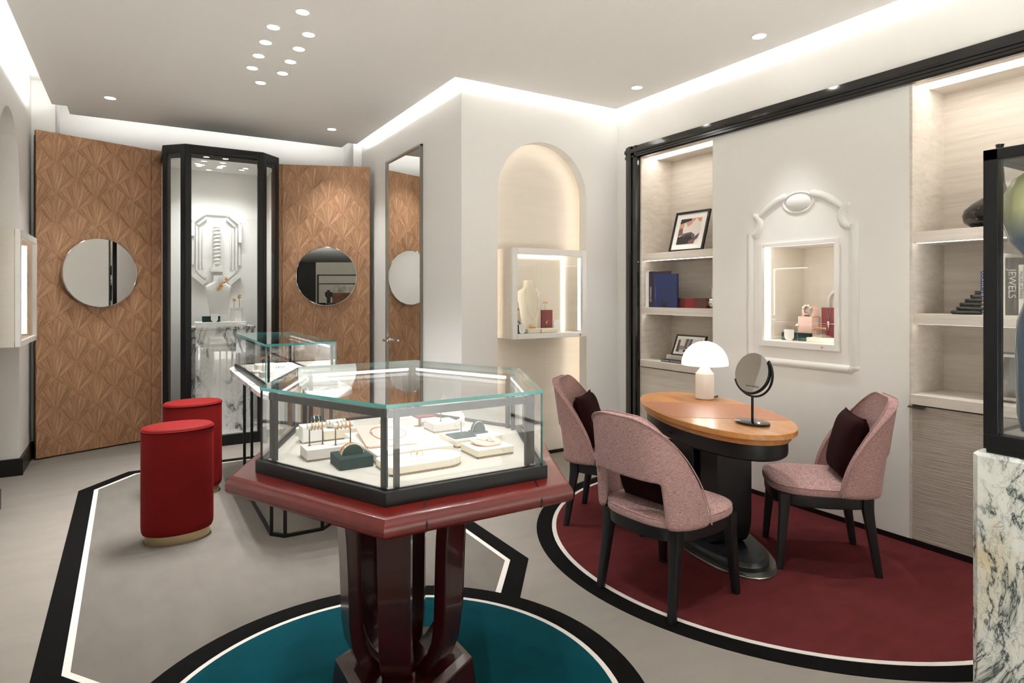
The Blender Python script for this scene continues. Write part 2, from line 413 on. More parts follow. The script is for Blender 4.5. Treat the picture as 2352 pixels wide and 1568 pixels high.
# skirtings
w = MB().box(-.75, -.77, -.3, 5.23, 0, .13); w.box(-.75, -.77, 6.13, 6.78, 0, .13); w.box(-1.0, -.745, 6.105, 6.13, 0, .13); w.box(-.87, -.745, 6.12, 6.14, 0, .13)
struct(w.build('baseboard_left', 'black_skirting'))
struct(box('baseboard_back', 'black_skirting', -.60, 2.06, 7.14, 7.16, 0, .12))
w = MB().box(2.13, 2.155, 5.97, 6.78, 0, .03); w.box(2.13, 2.155, 4.31, 5.04, 0, .03)
struct(w.build('baseboard_middle', 'black_skirting'))
w = MB().box(2.34, 3.5, 4.525, 4.54, 0, .028); w.box(2.155, 2.476, 4.29, 4.31, 0, .028); w.box(3.37, 3.72, 4.29, 4.31, 0, .028)
struct(w.build('baseboard_niche', 'black_skirting'))
struct(box('baseboard_right', 'black_skirting', 3.716, 3.78, -3, 4.31, 0, .035))

# black lacquer trim round the shelving wall
tr = struct(thing('trim_1', None, None))
def trim_prof(flat):     # (across, proud) outline, across runs from the outer edge inwards
    return [(0, 0), (0, .03), (flat*.25, .036), (flat*.25, .046), (flat*.42, .05), (flat*.55, .046), (flat*.55, .034), (flat*.72, .034), (flat*.78, .042), (flat*.92, .042), (flat, .03), (flat, 0)]
w = MB()
w.loft([[(3.72-p, y, 2.686-a) for a, p in trim_prof(.108)] for y in (-3, 4.16)])
w.build('header', 'black_lacquer', tr)
w = MB()
w.loft([[(3.72-p, 4.16-a, z) for a, p in trim_prof(.145)] for z in (0, 2.686)])
w.build('stile', 'black_lacquer', tr)

# mirrored door with steel frame and lever handle
d1 = struct(thing('door_1', None, None))
w = MB().box(2.13, 2.16, 5.06, 5.078, 0, 2.719); w.box(2.13, 2.16, 5.93, 5.948, 0, 2.719); w.box(2.13, 2.16, 5.06, 5.948, 2.70, 2.719); w.box(2.13, 2.16, 5.06, 5.948, 0, .012)
w.build('door_frame', 'steel', d1, bevel=.002)
box('mirror_pane', 'mirror', 2.145, 2.16, 5.076, 5.932, .01, 2.702, d1)
hd = MB(); hd.M = Matrix.Translation((2.145, 5.885, .955)) @ Matrix.Rotation(-pi/2, 4, 'Y'); hd.lathe([(.026, 0), (.026, .012), (.022, .014)], 20); hd.lathe([(.011, .012), (.011, .05)], 12)
h = hd.build('handle', 'chrome', d1, smooth=True)
box('lever', 'chrome', 2.083, 2.103, 5.765, 5.90, .944, .966, h, bevel=.004)

# floor inlays: octagon, teal circle, burgundy circle
def shell(name, m, poly, z0, z1, parent): return MB().prism(poly, z0, z1).build(name, m, parent)
rug = thing('octagonal_rug', 'grey octagonal carpet inlay with black border and white line under the stools', 'rug')
oc = [(-.045, 2.40), (1.49, 2.40), (1.787, 2.781), (1.787, 5.40), (1.49, 5.79), (-.045, 5.79), (-.345, 5.40), (-.325, 2.78)]
shell('border', 'black_carpet', oc, 0, .002, rug); shell('piping', 'white_carpet', inset(oc, .094), 0, .003, rug); shell('field', 'inlay_carpet', inset(oc, .121), 0, .004, rug)
def disc(cx, cy, r, n=96): return [(cx+r*cos(2*pi*i/n), cy+r*sin(2*pi*i/n)) for i in range(n)]
rug = thing('round_rug', 'round teal carpet inlay with black border under the red lacquer table', 'rug')
shell('border', 'black_carpet', disc(.73, 2.0, .902), 0, .005, rug); shell('piping', 'white_carpet', disc(.735, 1.998, .803), 0, .006, rug); shell('field', 'teal_carpet', disc(.735, 1.998, .781), 0, .007, rug)
rug = thing('round_rug', 'round burgundy carpet inlay with black border under the desk and pink chairs', 'rug')
cr = lambda r: clip(disc(3.27, 2.336, r, 128), 1, 0, 3.716)
shell('border', 'black_carpet', cr(1.44), 0, .002, rug); shell('piping', 'white_carpet', cr(1.347), 0, .003, rug); shell('field', 'burgundy_carpet', cr(1.322), 0, .004, rug)

# ================================================================ RECESSED DOWNLIGHTS
def downlight(x, y, z, r, label, group=None, power=None, size=80, lens='lens'):
    t = thing('downlight', label, 'downlight', (x, y, z), 0, group)
    k = MB().lathe([(r, -.0), (r*1.16, -.001), (r*1.16, -.004), (r*1.02, -.006), (r, -.003)], 28); k.f.pop(); k.m.pop()
    k.build('trim_ring', 'white_lacquer', t, smooth=True)
    MB().lathe([(r*1.01, -.0005), (r*1.01, -.002)], 28).build('lens', lens, t)
    if power:
        d = bpy.data.lights.new('downlight_beam', 'SPOT'); d.energy = power; d.spot_size = radians(size); d.spot_blend = .9; d.shadow_soft_size = r*.8; d.color = NEUT
        o = bpy.data.objects.new('downlight_beam', d); C.objects.link(o); o.parent = t; o.location = (0, 0, -.012)
    return t
CL = [(.825, 3.687), (.72, 3.988), (.928, 3.988), (.72, 4.254), (.928, 4.254), (.72, 4.517), (.928, 4.517), (.72, 4.784), (.928, 4.784), (.825, 5.084)]
CN = ['at the near tip', 'first on the left side', 'first on the right side', 'second on the left side', 'second on the right side', 'third on the left side', 'third on the right side', 'last on the left side', 'last on the right side', 'at the far tip']
for (x, y), n in zip(CL, CN): downlight(x, y, H, .036, 'round ceiling downlight %s of the hexagonal cluster' % n, 'hexagon of ceiling downlights', SPOT_W * .8)
def beam(x, y, power, size=80):
    d = bpy.data.lights.new('unseen_beam', 'SPOT'); d.energy = power; d.spot_size = radians(size); d.spot_blend = .9; d.shadow_soft_size = .03; d.color = NEUT
    o = bpy.data.objects.new('unseen_beam', d); C.objects.link(o); o.location = (x, y, H - .012)
for x, y in CL[::2]: beam(x, y - 2.42, SPOT_W * .3)
for x, y, l in [(-.175, 6.122, 'round recessed downlight above the walnut panel next to the side niche'), (1.654, 6.151, 'round recessed downlight in front of the walnut panel beside the mirrored door'),
                (3.37, 3.672, 'round recessed downlight nearer the arched niche, above the framed photo'), (3.36, 2.546, 'round recessed downlight above the desk chair, nearest to the moulded window')]:
    downlight(x, y, H, .04, l, None, SPOT_W * (.8 if x > 3 else .75), 55 if x > 3 else 80)
for x, y in [(3.36, 1.42), (3.36, .3), (-.175, 4.6), (-.175, 3.1), (-.175, 1.6), (1.654, 1.2), (.8, -.8), (2.4, -.8)]:
    beam(x, y, SPOT_W * .8, 55 if x > 3 else 80)  # added spots with no fixture, for room light; right-hand pair extends the visible row

# ================================================================ SHELVING WALL
def bookcase(y0, y1, label, door, handle):
    t = thing('bookcase', label, 'bookcase')
    G = 'greige_laminate'
    box('back_panel', G, 4.08, 4.10, y0-.01, y1+.01, .035, 2.6, t)
    box('side_panel', G, 3.722, 4.08, y1, y1+.018, .035, 2.6, t)
    box('side_panel', G, 3.722, 4.08, y0-.009, y0, .035, 2.6, t)
    w = MB().box(3.722, 3.775, y0, y1, 2.578, 2.6); w.box(3.905, 4.08, y0, y1, 2.578, 2.6); w.box(3.775, 3.905, y0, y1, 2.6, 2.61)
    w.build('soffit', G, t)
    box('light_strip', 'led', 3.782, 3.90, y0+.005, y1-.02, 2.583, 2.588, t)
    for z0, z1, lit in ((1.69, 1.752, True), (1.237, 1.295, False)):
        s = box('shelf', G, 3.735, 4.08, y0, y1, z0, z1, t, bevel=.002)
        box('shelf_light', 'led', 3.75, 3.762, y0+.01, y1-.01, z0-(.003 if lit else .0008), z0-.0002, s)
    box('ledge', G, 3.71, 4.08, y0, y1+.005, .79, .846, t, bevel=.002)
    dr = box('door', door, 3.722, 3.742, y0+.003, y1, .036, .782, t, bevel=.002)
    if handle: box('handle', 'steel', 3.695, 3.722, y1-.07, y1+.012, .772, .782, dr)
    return t
bookcase(3.229, 4.0, 'greige built-in bookcase with framed photos and blue books beside the black trim', 'greige_laminate', False)
bookcase(.31, 1.82, 'greige built-in bookcase holding the dark flask vase and the row of art books', 'grasscloth', True)

# ---- lit window in the middle panel
win = thing('wall_showcase', 'white lit wall showcase set in the moulded panel above the desk', 'showcase')
w = MB(); A = (2.239, 2.816, 1.049, 1.752); B = (2.267, 2.785, 1.089, 1.727)
w.box(3.705, 3.735, A[0], B[0], A[2], A[3]); w.box(3.705, 3.735, B[1], A[1], A[2], A[3]); w.box(3.705, 3.735, B[0], B[1], A[2], B[2]); w.box(3.705, 3.735, B[0], B[1], B[3], A[3])
fr = w.build('frame', 'white_lacquer', win, bevel=.0025)
k = MB(); k.M = Matrix.Translation((3.704, 2.345, 1.068)) @ Matrix.Rotation(-pi/2, 4, 'Y'); k.lathe([(.007, 0), (.007, .003)], 14); k.build('lock', 'steel', fr)
w = MB(); w.box(3.735, 4.18, 2.245, 2.262, 1.07, 1.75); w.box(3.735, 4.18, 2.79, 2.807, 1.07, 1.75); w.box(3.735, 4.18, 2.262, 2.79, 1.07, 1.088); w.box(3.735, 4.18, 2.262, 2.79, 1.737, 1.75); w.box(4.18, 4.195, 2.245, 2.807, 1.07, 1.75)
w.build('interior', 'cream_interior', win)
MB().box(3.745, 3.80, 2.786, 2.789, 1.09, 1.735).build('light_strip', 'led', win)
MB().box(3.745, 3.80, 2.263, 2.266, 1.09, 1.735).build('light_strip', 'led', win)
MB().box(3.76, 3.80, 2.30, 2.75, 1.732, 1.735).build('light_strip', 'led_soft', win)
box('glass_pane', 'glass', 3.722, 3.727, B[0]-.004, B[1]+.004, B[2]-.004, B[3]+.004, win)

# ---- plaster moulding round that window
mo = thing('plaster_moulding', 'white plaster moulding with arched top and oval boss round the wall showcase', 'moulding')
YC = 2.519; XF = 3.724
def bead(name, pts, r=.027, n=10):
    w = MB(); w.tube([(XF, YC + a, z) for a, z in pts], r, n)
    w.v = [(XF + (x-XF)*.8, y, z) for x, y, z in w.v]; return w.build(name, 'plaster', mo, smooth=True)
for s in (-1, 1):
    bead('side_bead', [(s*.372, .972), (s*.372, 1.2), (s*.372, 1.5), (s*.372, 1.83)])
    bead('side_fillet', [(s*.338, .985), (s*.338, 1.3), (s*.338, 1.81)], .006, 6)
    arc = [(s*(.365 + .075*cos(a)), 1.885 + .075*sin(a)) for a in [radians(q) for q in range(262, 108, -14)]]
    arc = [(s*.395, 1.823)] + [(s*(.36 - .07*cos(radians(q))), 1.884 + .07*sin(radians(q))) for q in range(-75, 76, 15)] + [(s*.345, 1.947)]
    bead('scroll', arc, [.01, .02] + [.027]*(len(arc)-4) + [.02, .008])
    bead('arch_bead', [(s*q, 1.661 + sqrt(.404**2 - q*q)) for q in (.325, .29, .25, .20, .15, .10, .085)], [.008, .02, .026, .027, .027, .027, .02])
    bead('arch_fillet', [(s*q, 1.661 + sqrt(.368**2 - q*q)) for q in (.27, .23, .18, .13, .10)], .006, 6)
    bead('corner_ear', [(s*(.405), .958), (s*.375, .962), (s*.352, .948), (s*.343, .918)], [.012, .026, .026, .012])
bead('bottom_bead', [(-.345, .945), (-.1, .945), (.1, .945), (.345, .945)])
w = MB(); w.sphere((XF, YC, 2.008), 1, 14, sc=(.03, .094, .056)); w.build('boss', 'plaster', mo, smooth=True)
w = MB(); w.tube([(XF-.004, YC + .108*cos(2*pi*i/40), 2.006 + .066*sin(2*pi*i/40)) for i in range(40)], .009, 8, True); w.build('boss_rim', 'plaster', mo, smooth=True)

# ================================================================ WALL BOXES IN THE ARCHED NICHES
def showbox(name, label, M0, wdt, dep, z0, z1, lights=True):
    """local frame: x along the wall, front at y=0, back towards +y"""
    t = thing(name, label, 'showcase'); t.matrix_world = M0
    f = .045
    w = MB().box(0, f, -.0, .03, z0, z1); w.box(wdt-f, wdt, 0, .03, z0, z1); w.box(f, wdt-f, 0, .03, z0, z0+.04); w.box(f, wdt-f, 0, .03, z1-.05, z1)
    fr = w.build('frame', 'white_lacquer', t, bevel=.003)
    k = MB(); k.M = Matrix.Translation((wdt-.07, 0, z0+.018)) @ Matrix.Rotation(pi/2, 4, 'X'); k.lathe([(.006, 0), (.006, .003)], 12); k.build('lock', 'steel', fr)
    w = MB().box(0, .018, .033, dep, z0, z1); w.box(wdt-.018, wdt, .033, dep, z0, z1); w.box(.018, wdt-.018, .033, dep, z0, z0+.036); w.box(.018, wdt-.018, .033, dep, z1-.03, z1); w.box(.018, wdt-.018, dep-.015, dep, z0+.036, z1-.03)
    w.build('case', ['cream_interior'], t, bevel=.002)
    box('glass_pane', 'glass', f-.004, wdt-f+.004, .012, .017, z0+.036, z1-.046, t)
    if lights:
        box('light_strip', 'led', .03, wdt-.03, dep-.022, dep-.017, z1-.05, z1-.035, t)
        box('light_strip', 'led', wdt-.034, wdt-.02, dep-.022, dep-.017, z0+.04, z1-.05, t)
        box('light_strip', 'led_soft', wdt-.0195, wdt-.0185, .06, .10, z0+.05, z1-.06, t)
        box('light_strip', 'led_soft', .0185, .0195, .06, .10, z0+.05, z1-.06, t)
        for q in range(6):
            MB().lathe([(.009, z1-.032), (.009, z1-.0305)], 12, (wdt*(.14+.145*q), .09)).build('spot', 'small_lens', t)
    return t
showbox('wall_showcase', 'white glazed jewellery box projecting from the arched niche, with bust inside', Matrix.Translation((2.552, 4.2, 0)), .735, .335, 1.047, 1.775)
mx = Matrix(((0, -1, 0, -.66), (1, 0, 0, 5.303), (0, 0, 1, 0), (0, 0, 0, 1)))
showbox('wall_showcase', 'white glazed box on the side wall, cut off by the picture edge', mx, .83, .33, 1.047, 1.843)
# hidden light line behind the arch lips
def arch_line(c, r, sp, fn, name):
    pts = [(c-r, .1), (c-r, .9), (c-r, 1.6), (c-r, sp)] + [(c - r*cos(pi*k/16), sp + r*sin(pi*k/16)) for k in range(1, 16)] + [(c+r, sp), (c+r, 1.6), (c+r, .9), (c+r, .1)]
    w = MB(); w.tube([fn(a, z) for a, z in pts], .007, 6); o = w.build(name, 'led_arch'); return struct(o)
arch_line(2.923, .475, 2.225, lambda a, z: (a, 4.43, z), 'trim_niche_light')

# ================================================================ WALNUT FAN PANELS
def fan_tile(a, b, seed):
    """wedges of one diamond: list of (corner triples (s,z,h)), apex at the bottom"""
    rnd = random.Random(seed); n = 8
    P = []
    for i in range(n+1):
        t = -1 + 2*i/n; P.append((a*t, b*(2-abs(t))))
    out = []
    for i in range(n):
        k = (i+.5)/n
        hl = .015 + .004*(1 if i % 2 == seed % 2 else -1) * (.4+.6*rnd.random()); hr = .015 + .004*(-1 if i % 2 == seed % 2 else 1)*(.4+.6*rnd.random())
        out.append(([(0, 0, .002), P[i]+(hl,), P[i+1]+(hr,)], .86 + .22*rnd.random()))
    return out
def tile_mesh(polys, name):
    vs = []; fs = []; uvs = []; tones = []
    for poly, apex, ang, tone, q in polys:
        n = len(poly); o = len(vs); ca, sa = cos(ang), sin(ang)
        for s, z, h in poly: vs.append((s, -h-.004, z))
        for s, z, h in poly: vs.append((s, 0, z))
        def uv(p):
            dx, dz = p[0]-apex[0], p[1]-apex[1]; return (dx*ca+dz*sa + q*3.7, -dx*sa+dz*ca + q*1.3)
        fs.append(list(range(o, o+n))); uvs.append([uv(p) for p in poly]); tones.append(tone)
        for i in range(n):
            j = (i+1) % n; fs.append([o+i, o+n+i, o+n+j, o+j]); uvs.append([uv(poly[i]), uv(poly[i]), uv(poly[j]), uv(poly[j])]); tones.append(tone*.9)
    me = bpy.data.meshes.new(name); me.from_pydata(vs, [], fs); me.materials.append(MATS['walnut_veneer'])
    me.uv_layers.new(name='UVMap'); me.color_attributes.new('tone', 'FLOAT_COLOR', 'CORNER')
    ul = me.uv_layers['UVMap']; ca_ = me.color_attributes['tone']
    li = 0
    for k, f in enumerate(fs):
        for c in range(len(f)):
            ul.data[li].uv = uvs[k][c]; ca_.data[li].color = (tones[k],)*3+(1,); li += 1
    bm = bmesh.new(); bm.from_mesh(me); bmesh.ops.recalc_face_normals(bm, faces=bm.faces); bm.to_mesh(me); bm.free()
    return me
def fan_panel(name, label, p0, rz, wd, zb, zt, s0, z0, a, b, seed):
    t = thing(name, label, 'panel', (p0[0], p0[1], 0), rz)
    box('backing', 'black_skirting', .012, wd-.012, .03, .09, zb+.02, zt-.03, t)  # black box added to darken the gap beside the panel, where shade falls
    box('core', 'walnut_edge', 0, wd, 0, .03, zb, zt, t)
    shared = {}
    for i in range(-3, 14):
        for j in range(-24, 24):
            if (i+j) % 2: continue
            cs, cz = s0+i*a, z0+j*b
            if cs-a > wd or cs+a < 0 or cz > zt or cz+2*b < zb: continue
            var = (i*7+j*3+seed) % 4
            whole = cs-a >= 0 and cs+a <= wd and cz >= zb and cz+2*b <= zt
            if whole and var in shared: me = shared[var]
            else:
                polys = []
                for q, (tri, tone) in enumerate(fan_tile(a*.997, b*.997, var)):
                    w = [(s+cs, z+cz, h) for s, z, h in tri]
                    for A in ((-1, 0, 0), (1, 0, wd), (0, -1, -zb), (0, 1, zt)):
                        if w: w = clip(w, *A)
                    if len(w) < 3: continue
                    mid = ((tri[1][0]+tri[2][0])/2, (tri[1][1]+tri[2][1])/2)
                    polys.append(([(s-cs, z-cz, h) for s, z, h in w], (0, 0), atan2(mid[1], mid[0]), tone, q + var*9))
                if not polys: continue
                me = tile_mesh(polys, 'veneer_diamond')
                if whole: shared[var] = me
            o = bpy.data.objects.new('veneer_diamond', me); C.objects.link(o); o.parent = t; o.location = (cs, 0, cz)
    return t
AL = atan2(.38, .925); AR = atan2(-.375, .927)
fan_panel('veneer_panel', 'tall walnut panel of fan diamonds between the side niche and the black vitrine', (-.72, 6.61), AL, .918, .012, 2.80, .143, 1.2, .154, .1335, 0)
pe = (-.72+.925*.922, 6.61+.38*.922)
fan_panel('veneer_panel', 'narrow walnut strip of fan diamonds touching the near side of the black vitrine', pe, AL, .10, .012, 2.803, -.005, 1.2+.1335, .154, .1335, 1)
fan_panel('veneer_panel', 'tall walnut panel of fan diamonds between the black vitrine and the mirrored door', (1.296, 6.677), AR, .872, .012, 2.735, .15, 2.607, .1486, .1265, 2)
fan_panel('veneer_panel', 'very narrow walnut strip at the far side of the black vitrine', (1.262, 6.69), AR, .033, .012, 2.737, .02, 2.48, .1486, .1265, 3)

def wall_mirror(label, c, rz, r):
    t = thing('round_mirror', label, 'mirror', c, rz)
    w = MB(); w.M = Matrix.Rotation(pi/2, 4, 'X'); w.lathe([(r-.004, .0), (r-.004, .014)], 72); w.build('mirror_glass', 'mirror', t, smooth=True)
    w = MB(); w.M = Matrix.Rotation(pi/2, 4, 'X'); w.lathe([(r-.005, -.004), (r, -.004), (r, .016), (r-.003, .018), (r-.006, .016)], 72); w.f.pop(0); w.m.pop(0); w.f.pop(); w.m.pop()
    w.build('rim', 'chrome', t, smooth=True)
    box('bracket', 'black_skirting', -.08, .08, .003, .035, -.08, .08, t)
wall_mirror('round frameless mirror on the walnut panel beside the side niche', (-.285+.39*.045, 6.789-.92*.045, 1.60), radians(27.5), .312)
wall_mirror('round frameless mirror on the walnut panel beside the mirrored door', (1.704-.37*.045, 6.512-.93*.045, 1.59), radians(-15), .302)

# ================================================================ TALL BLACK VITRINE
vt = thing('tall_vitrine', 'tall glazed vitrine with black frame and angled corners against the back wall', 'vitrine')
VP = [(.387, 6.32), (1.05, 6.32), (1.225, 6.495), (1.225, 7.05), (.213, 7.05), (.213, 6.495)]
ZV = 2.762
MB().prism(VP, 0, .10).build('plinth', 'black_metal', vt, bevel=.003)
MB().prism(inset(VP, .03), .10, .112).build('floor_panel', 'white_lacquer', vt)
w = MB(); o1 = VP; i1 = inset(VP, .045)
w.loft([[(x, y, ZV-.075) for x, y in o1], [(x, y, ZV) for x, y in o1], [(x, y, ZV) for x, y in i1], [(x, y, ZV-.075) for x, y in i1]], cap0=False, cap1=False)
w.build('top_frame', 'black_metal', vt, bevel=.003)
MB().prism(inset(VP, .04), ZV-.02, ZV-.005).build('roof_panel', 'black_metal', vt)
MB().prism(inset(VP, .05), 2.634, 2.65).build('inner_ceiling', 'white_lacquer', vt)
def post(p, ang, wd=.05, dp=.045):
    w = MB(); w.M = Matrix.Translation((p[0], p[1], 0)) @ Matrix.Rotation(ang, 4, 'Z'); w.box(-wd/2, wd/2, -.002, dp, .10, ZV-.01); w.build('post', 'black_metal', vt, bevel=.003)
post((.412, 6.321), 0); post((1.025, 6.321), 0)
post((.369, 6.34), radians(-45), .05); post((.232, 6.478), radians(-45), .05)
post((1.068, 6.34), radians(45), .05); post((1.206, 6.478), radians(45), .05)
box('post', 'black_metal', 1.18, 1.226, 6.62, 6.66, .10, ZV-.01, vt)
w = MB(); w.box(.222, .24, 6.53, 7.04, .11, 2.64); w.box(1.198, 1.214, 6.66, 7.04, .11, 2.64); w.box(.24, 1.2, 6.90, 6.93, .11, 2.64)
w.build('lining', 'plaster', vt)
w = MB(); w.box(.436, 1.0, 6.332, 6.338, .10, ZV-.07); w.build('glass_pane', 'glass', vt)
for s, q in ((-1, .3), (1, 1.137)):
    w = MB(); w.M = Matrix.Translation((q, 6.414, 0)) @ Matrix.Rotation(s*radians(45), 4, 'Z'); w.box(-.07, .07, 0, .006, .10, ZV-.07); w.build('glass_pane', 'glass', vt)
for k, (x, y) in enumerate([(.50, 6.52), (.52, 6.62), (.70, 6.62), (.72, 6.50), (.92, 6.52), (.90, 6.62)]):
    downlight(x, y, 2.633, .024, 'tiny downlight in the vitrine roof, %s of the six' % ('front left', 'rear left', 'rear middle', 'front middle', 'front right', 'rear right')[k], 'vitrine downlights', 3.0, 110, 'small_lens')

# pedestal, slab
ped = [(.475, 6.385), (.945, 6.385), (.985, 6.425), (.985, 6.78), (.43, 6.78), (.43, 6.425)]
pd = thing('marble_pedestal', 'white marble pedestal with grey veins inside the tall vitrine', 'pedestal')
MB().prism(ped, .113, 1.075).build('shaft', 'marble_white', pd, bevel=.003)
MB().prism(inset(ped, -.008), 1.076, 1.102).build('top_slab', 'marble_white', pd, bevel=.003)
tag(box('display_plinth', 'plaster', .487, .925, 6.43, 6.74, 1.1025, 1.143, bevel=.003), 'flat white display plinth on top of the marble pedestal', 'plinth')

# plaster relief: octagon of mouldings round a spiral column
rl = thing('plaster_relief', 'white plaster relief of an octagonal frame and spiral column in the vitrine', 'relief', (.702, 6.897, 0))
def bar(name, pts, wd, y0, y1):
    """flat bar through (x,z) points"""
    w = MB()
    for (x0, z0), (x1, z1) in zip(pts, pts[1:]):
        d = Vector((x1-x0, z1-z0)); n = Vector((-d.y, d.x)).normalized()*wd/2
        w.prism_y([(x0-n.x, z0-n.y), (x1-n.x, z1-n.y), (x1+n.x, z1+n.y), (x0+n.x, z0+n.y)], y0, y1)
    return w.build(name, 'plaster', rl, bevel=.002)
for s in (-1, 1):
    bar('frame_bar', [(s*.115, 2.21), (s*.215, 2.125)], .035, -.03, 0); bar('frame_bar', [(s*.09, 2.165), (s*.17, 2.095)], .018, -.022, 0)
    bar('frame_bar', [(s*.18, 2.08), (s*.18, 1.64)], .016, -.03, 0); bar('frame_bar', [(s*.15, 2.07), (s*.15, 1.65)], .016, -.02, 0); bar('frame_bar', [(s*.125, 2.06), (s*.125, 1.66)], .01, -.012, 0)
    bar('frame_bar', [(s*.215, 2.12), (s*.215, 1.93 if s > 0 else 1.98)], .03, -.035, 0); bar('frame_bar', [(s*.212, 1.95), (s*.212, 1.70)], .02, -.012, 0)
    bar('frame_bar', [(s*.21, 1.60), (s*.11, 1.51)], .045, -.035, 0); bar('frame_bar', [(s*.17, 1.64), (s*.10, 1.57)], .03, -.02, 0)
bar('frame_bar', [(-.10, 2.205), (.10, 2.205)], .014, -.014, 0)
w = MB().box(-.055, .055, -.06, 0, 1.63, 1.665); w.box(-.045, .045, -.055, 0, 1.665, 1.69); w.box(-.036, .036, -.05, 0, 1.69, 1.705); w.build('column_base', 'plaster', rl, bevel=.002)
w = MB(); w.lathe([(.033, 1.705), (.029, 2.07), (.034, 2.075), (.034, 2.09), (.02, 2.095), (.017, 2.12), (.011, 2.14), (.006, 2.165), (0.0, 2.175)], 16, (0, -.03)); w.build('column_shaft', 'plaster', rl, smooth=True)
w = MB(); w.tube([(.034*cos(q*.35), -.03+.034*sin(q*.35), 1.72+q*.0021) for q in range(165)], .0035, 5); w.build('column_spiral', 'plaster', rl, smooth=True)

# bust and jewels of the vitrine
def bust(label, loc, rz, sc, m='plaster'):
    t = thing('necklace_bust', label, 'bust', loc, rz)
    w = MB(); R = []
    for z, wx, wy, oy in [(0, .075, .012, -.02), (.10, .085, .018, -.018), (.22, .10, .026, -.01), (.30, .112, .034, -.002), (.345, .118, .036, .006), (.368, .085, .036, .008), (.385, .052, .036, .008), (.40, .045, .036, .01), (.445, .043, .036, .012), (.452, .040, .033, .012)]:
        R.append([(wx*sc*x, (oy+wy*y)*sc, z*sc) for x, y in superellipse(1, 1, 24, 2.3)])
    w.loft(R); w.build('body', m, t, smooth=True)
    return t
bust('white bust with gold brooch standing in the tall black vitrine', (.69, 6.60, 1.1435), 0, .98)
g = thing('brooch', 'gold leaf-cluster brooch on the bust in the tall vitrine', 'brooch', (.716, 6.56, 1.145))
for k in range(34):
    t_ = random.random(); cx_ = -.03+.075*t_+random.uniform(-.014, .014); cz_ = .315+.095*t_+random.uniform(-.018, .018)
    w = MB(); w.M = Matrix.Translation((cx_, -.012+random.uniform(-.008, .004), cz_)) @ Matrix.Rotation(random.uniform(0, pi), 4, 'Y'); w.sphere((0, 0, 0), 1, 5, sc=(.011, .004, .006)); w.build('leaf', 'gold' if k % 3 else 'rose_gold', g, smooth=True)
tag(box('display_block', 'green_suede', .54, .694, 6.50, 6.535, 1.1435, 1.198, bevel=.002), 'dark green suede block on the white plinth in the tall vitrine', 'display block')
def shield(label, loc, rz, wd, ht, m='porcelain', tilt=0):
    p = [(-wd/2, ht), (-wd/2, wd/2)] + [(-wd/2*cos(pi*k/12), wd/2 - wd/2*sin(pi*k/12)) for k in range(1, 12)] + [(wd/2, wd/2), (wd/2, ht)]
    w = MB(); w.prism_y(list(reversed(p)), -.004, .004); o = w.build('display_plaque', m, None, bevel=.0015, loc=loc, rz=rz); o.rotation_euler.x = tilt
    return tag(o, label, 'plaque')
shield('white rounded plaque leaning on the green block in the tall vitrine', (.642, 6.484, 1.1435), 0, .062, .078)
pf = thing('earring_frame_stand', 'white arched earring frame beside the bust in the tall vitrine', 'display stand', (.852, 6.56, 1.1435))
w = MB(); oct_ = [(-.032, 0), (.032, 0), (.032, .085), (.02, .10), (-.02, .10), (-.032, .085)]
w.box(-.06, -.034, -.015, .015, 0, .135); w.box(.034, .06, -.015, .015, 0, .135); w.box(-.034, .034, -.015, .015, .102, .135); w.build('frame', 'plaster', pf, bevel=.002)
w = MB(); w.prism_y(oct_, -.028, -.02); w.build('plaque', 'porcelain', pf, bevel=.002)
for x, z in ((-.03, .075), (.016, .115)):
    w = MB(); w.lathe([(.002, .135), (.002, .135+z)], 6, (x, 0)); w.build('rod', 'rod', pf)
for k, (x, z) in enumerate(((.822, 1.355), (.868, 1.395))):
    e = thing('earring', 'gold flower earring on the %s rod in the tall vitrine' % ('shorter', 'taller')[k], 'earring', (x, 6.555, z))
    for q in range(7+3*k):
        w = MB(); w.sphere((.010*cos(q*2.4), -.006, -.006*q*(1+k*.5)/3+.010*sin(q*2.4)), .0075, 5, sc=(1, .6, .8)); w.build('petal', 'gold', e, smooth=True)

# ================================================================ RED LACQUER TABLE
TX, TY = .822, 2.10
def hexa(hw, hd, e, cx=TX, cy=TY): return [(cx-hw, cy), (cx-e, cy-hd), (cx+e, cy-hd), (cx+hw, cy), (cx+e, cy+hd), (cx-e, cy+hd)]
HT = hexa(.585, .612, .293)
tb = thing('display_table', 'red lacquered hexagonal display table with curved pedestal in front', 'table')
prof = [(.06, .784), (.014, .784), (.004, .789), (0, .798), (0, .815), (.003, .823), (.008, .828), (.0095, .8335), (.012, .837), (.017, .8395), (.022, .840)]
w = MB(); w.loft([[(x, y, z) for x, y in inset(HT, d)] for d, z in prof]); w.build('table_top', 'mahogany', tb, smooth=True)
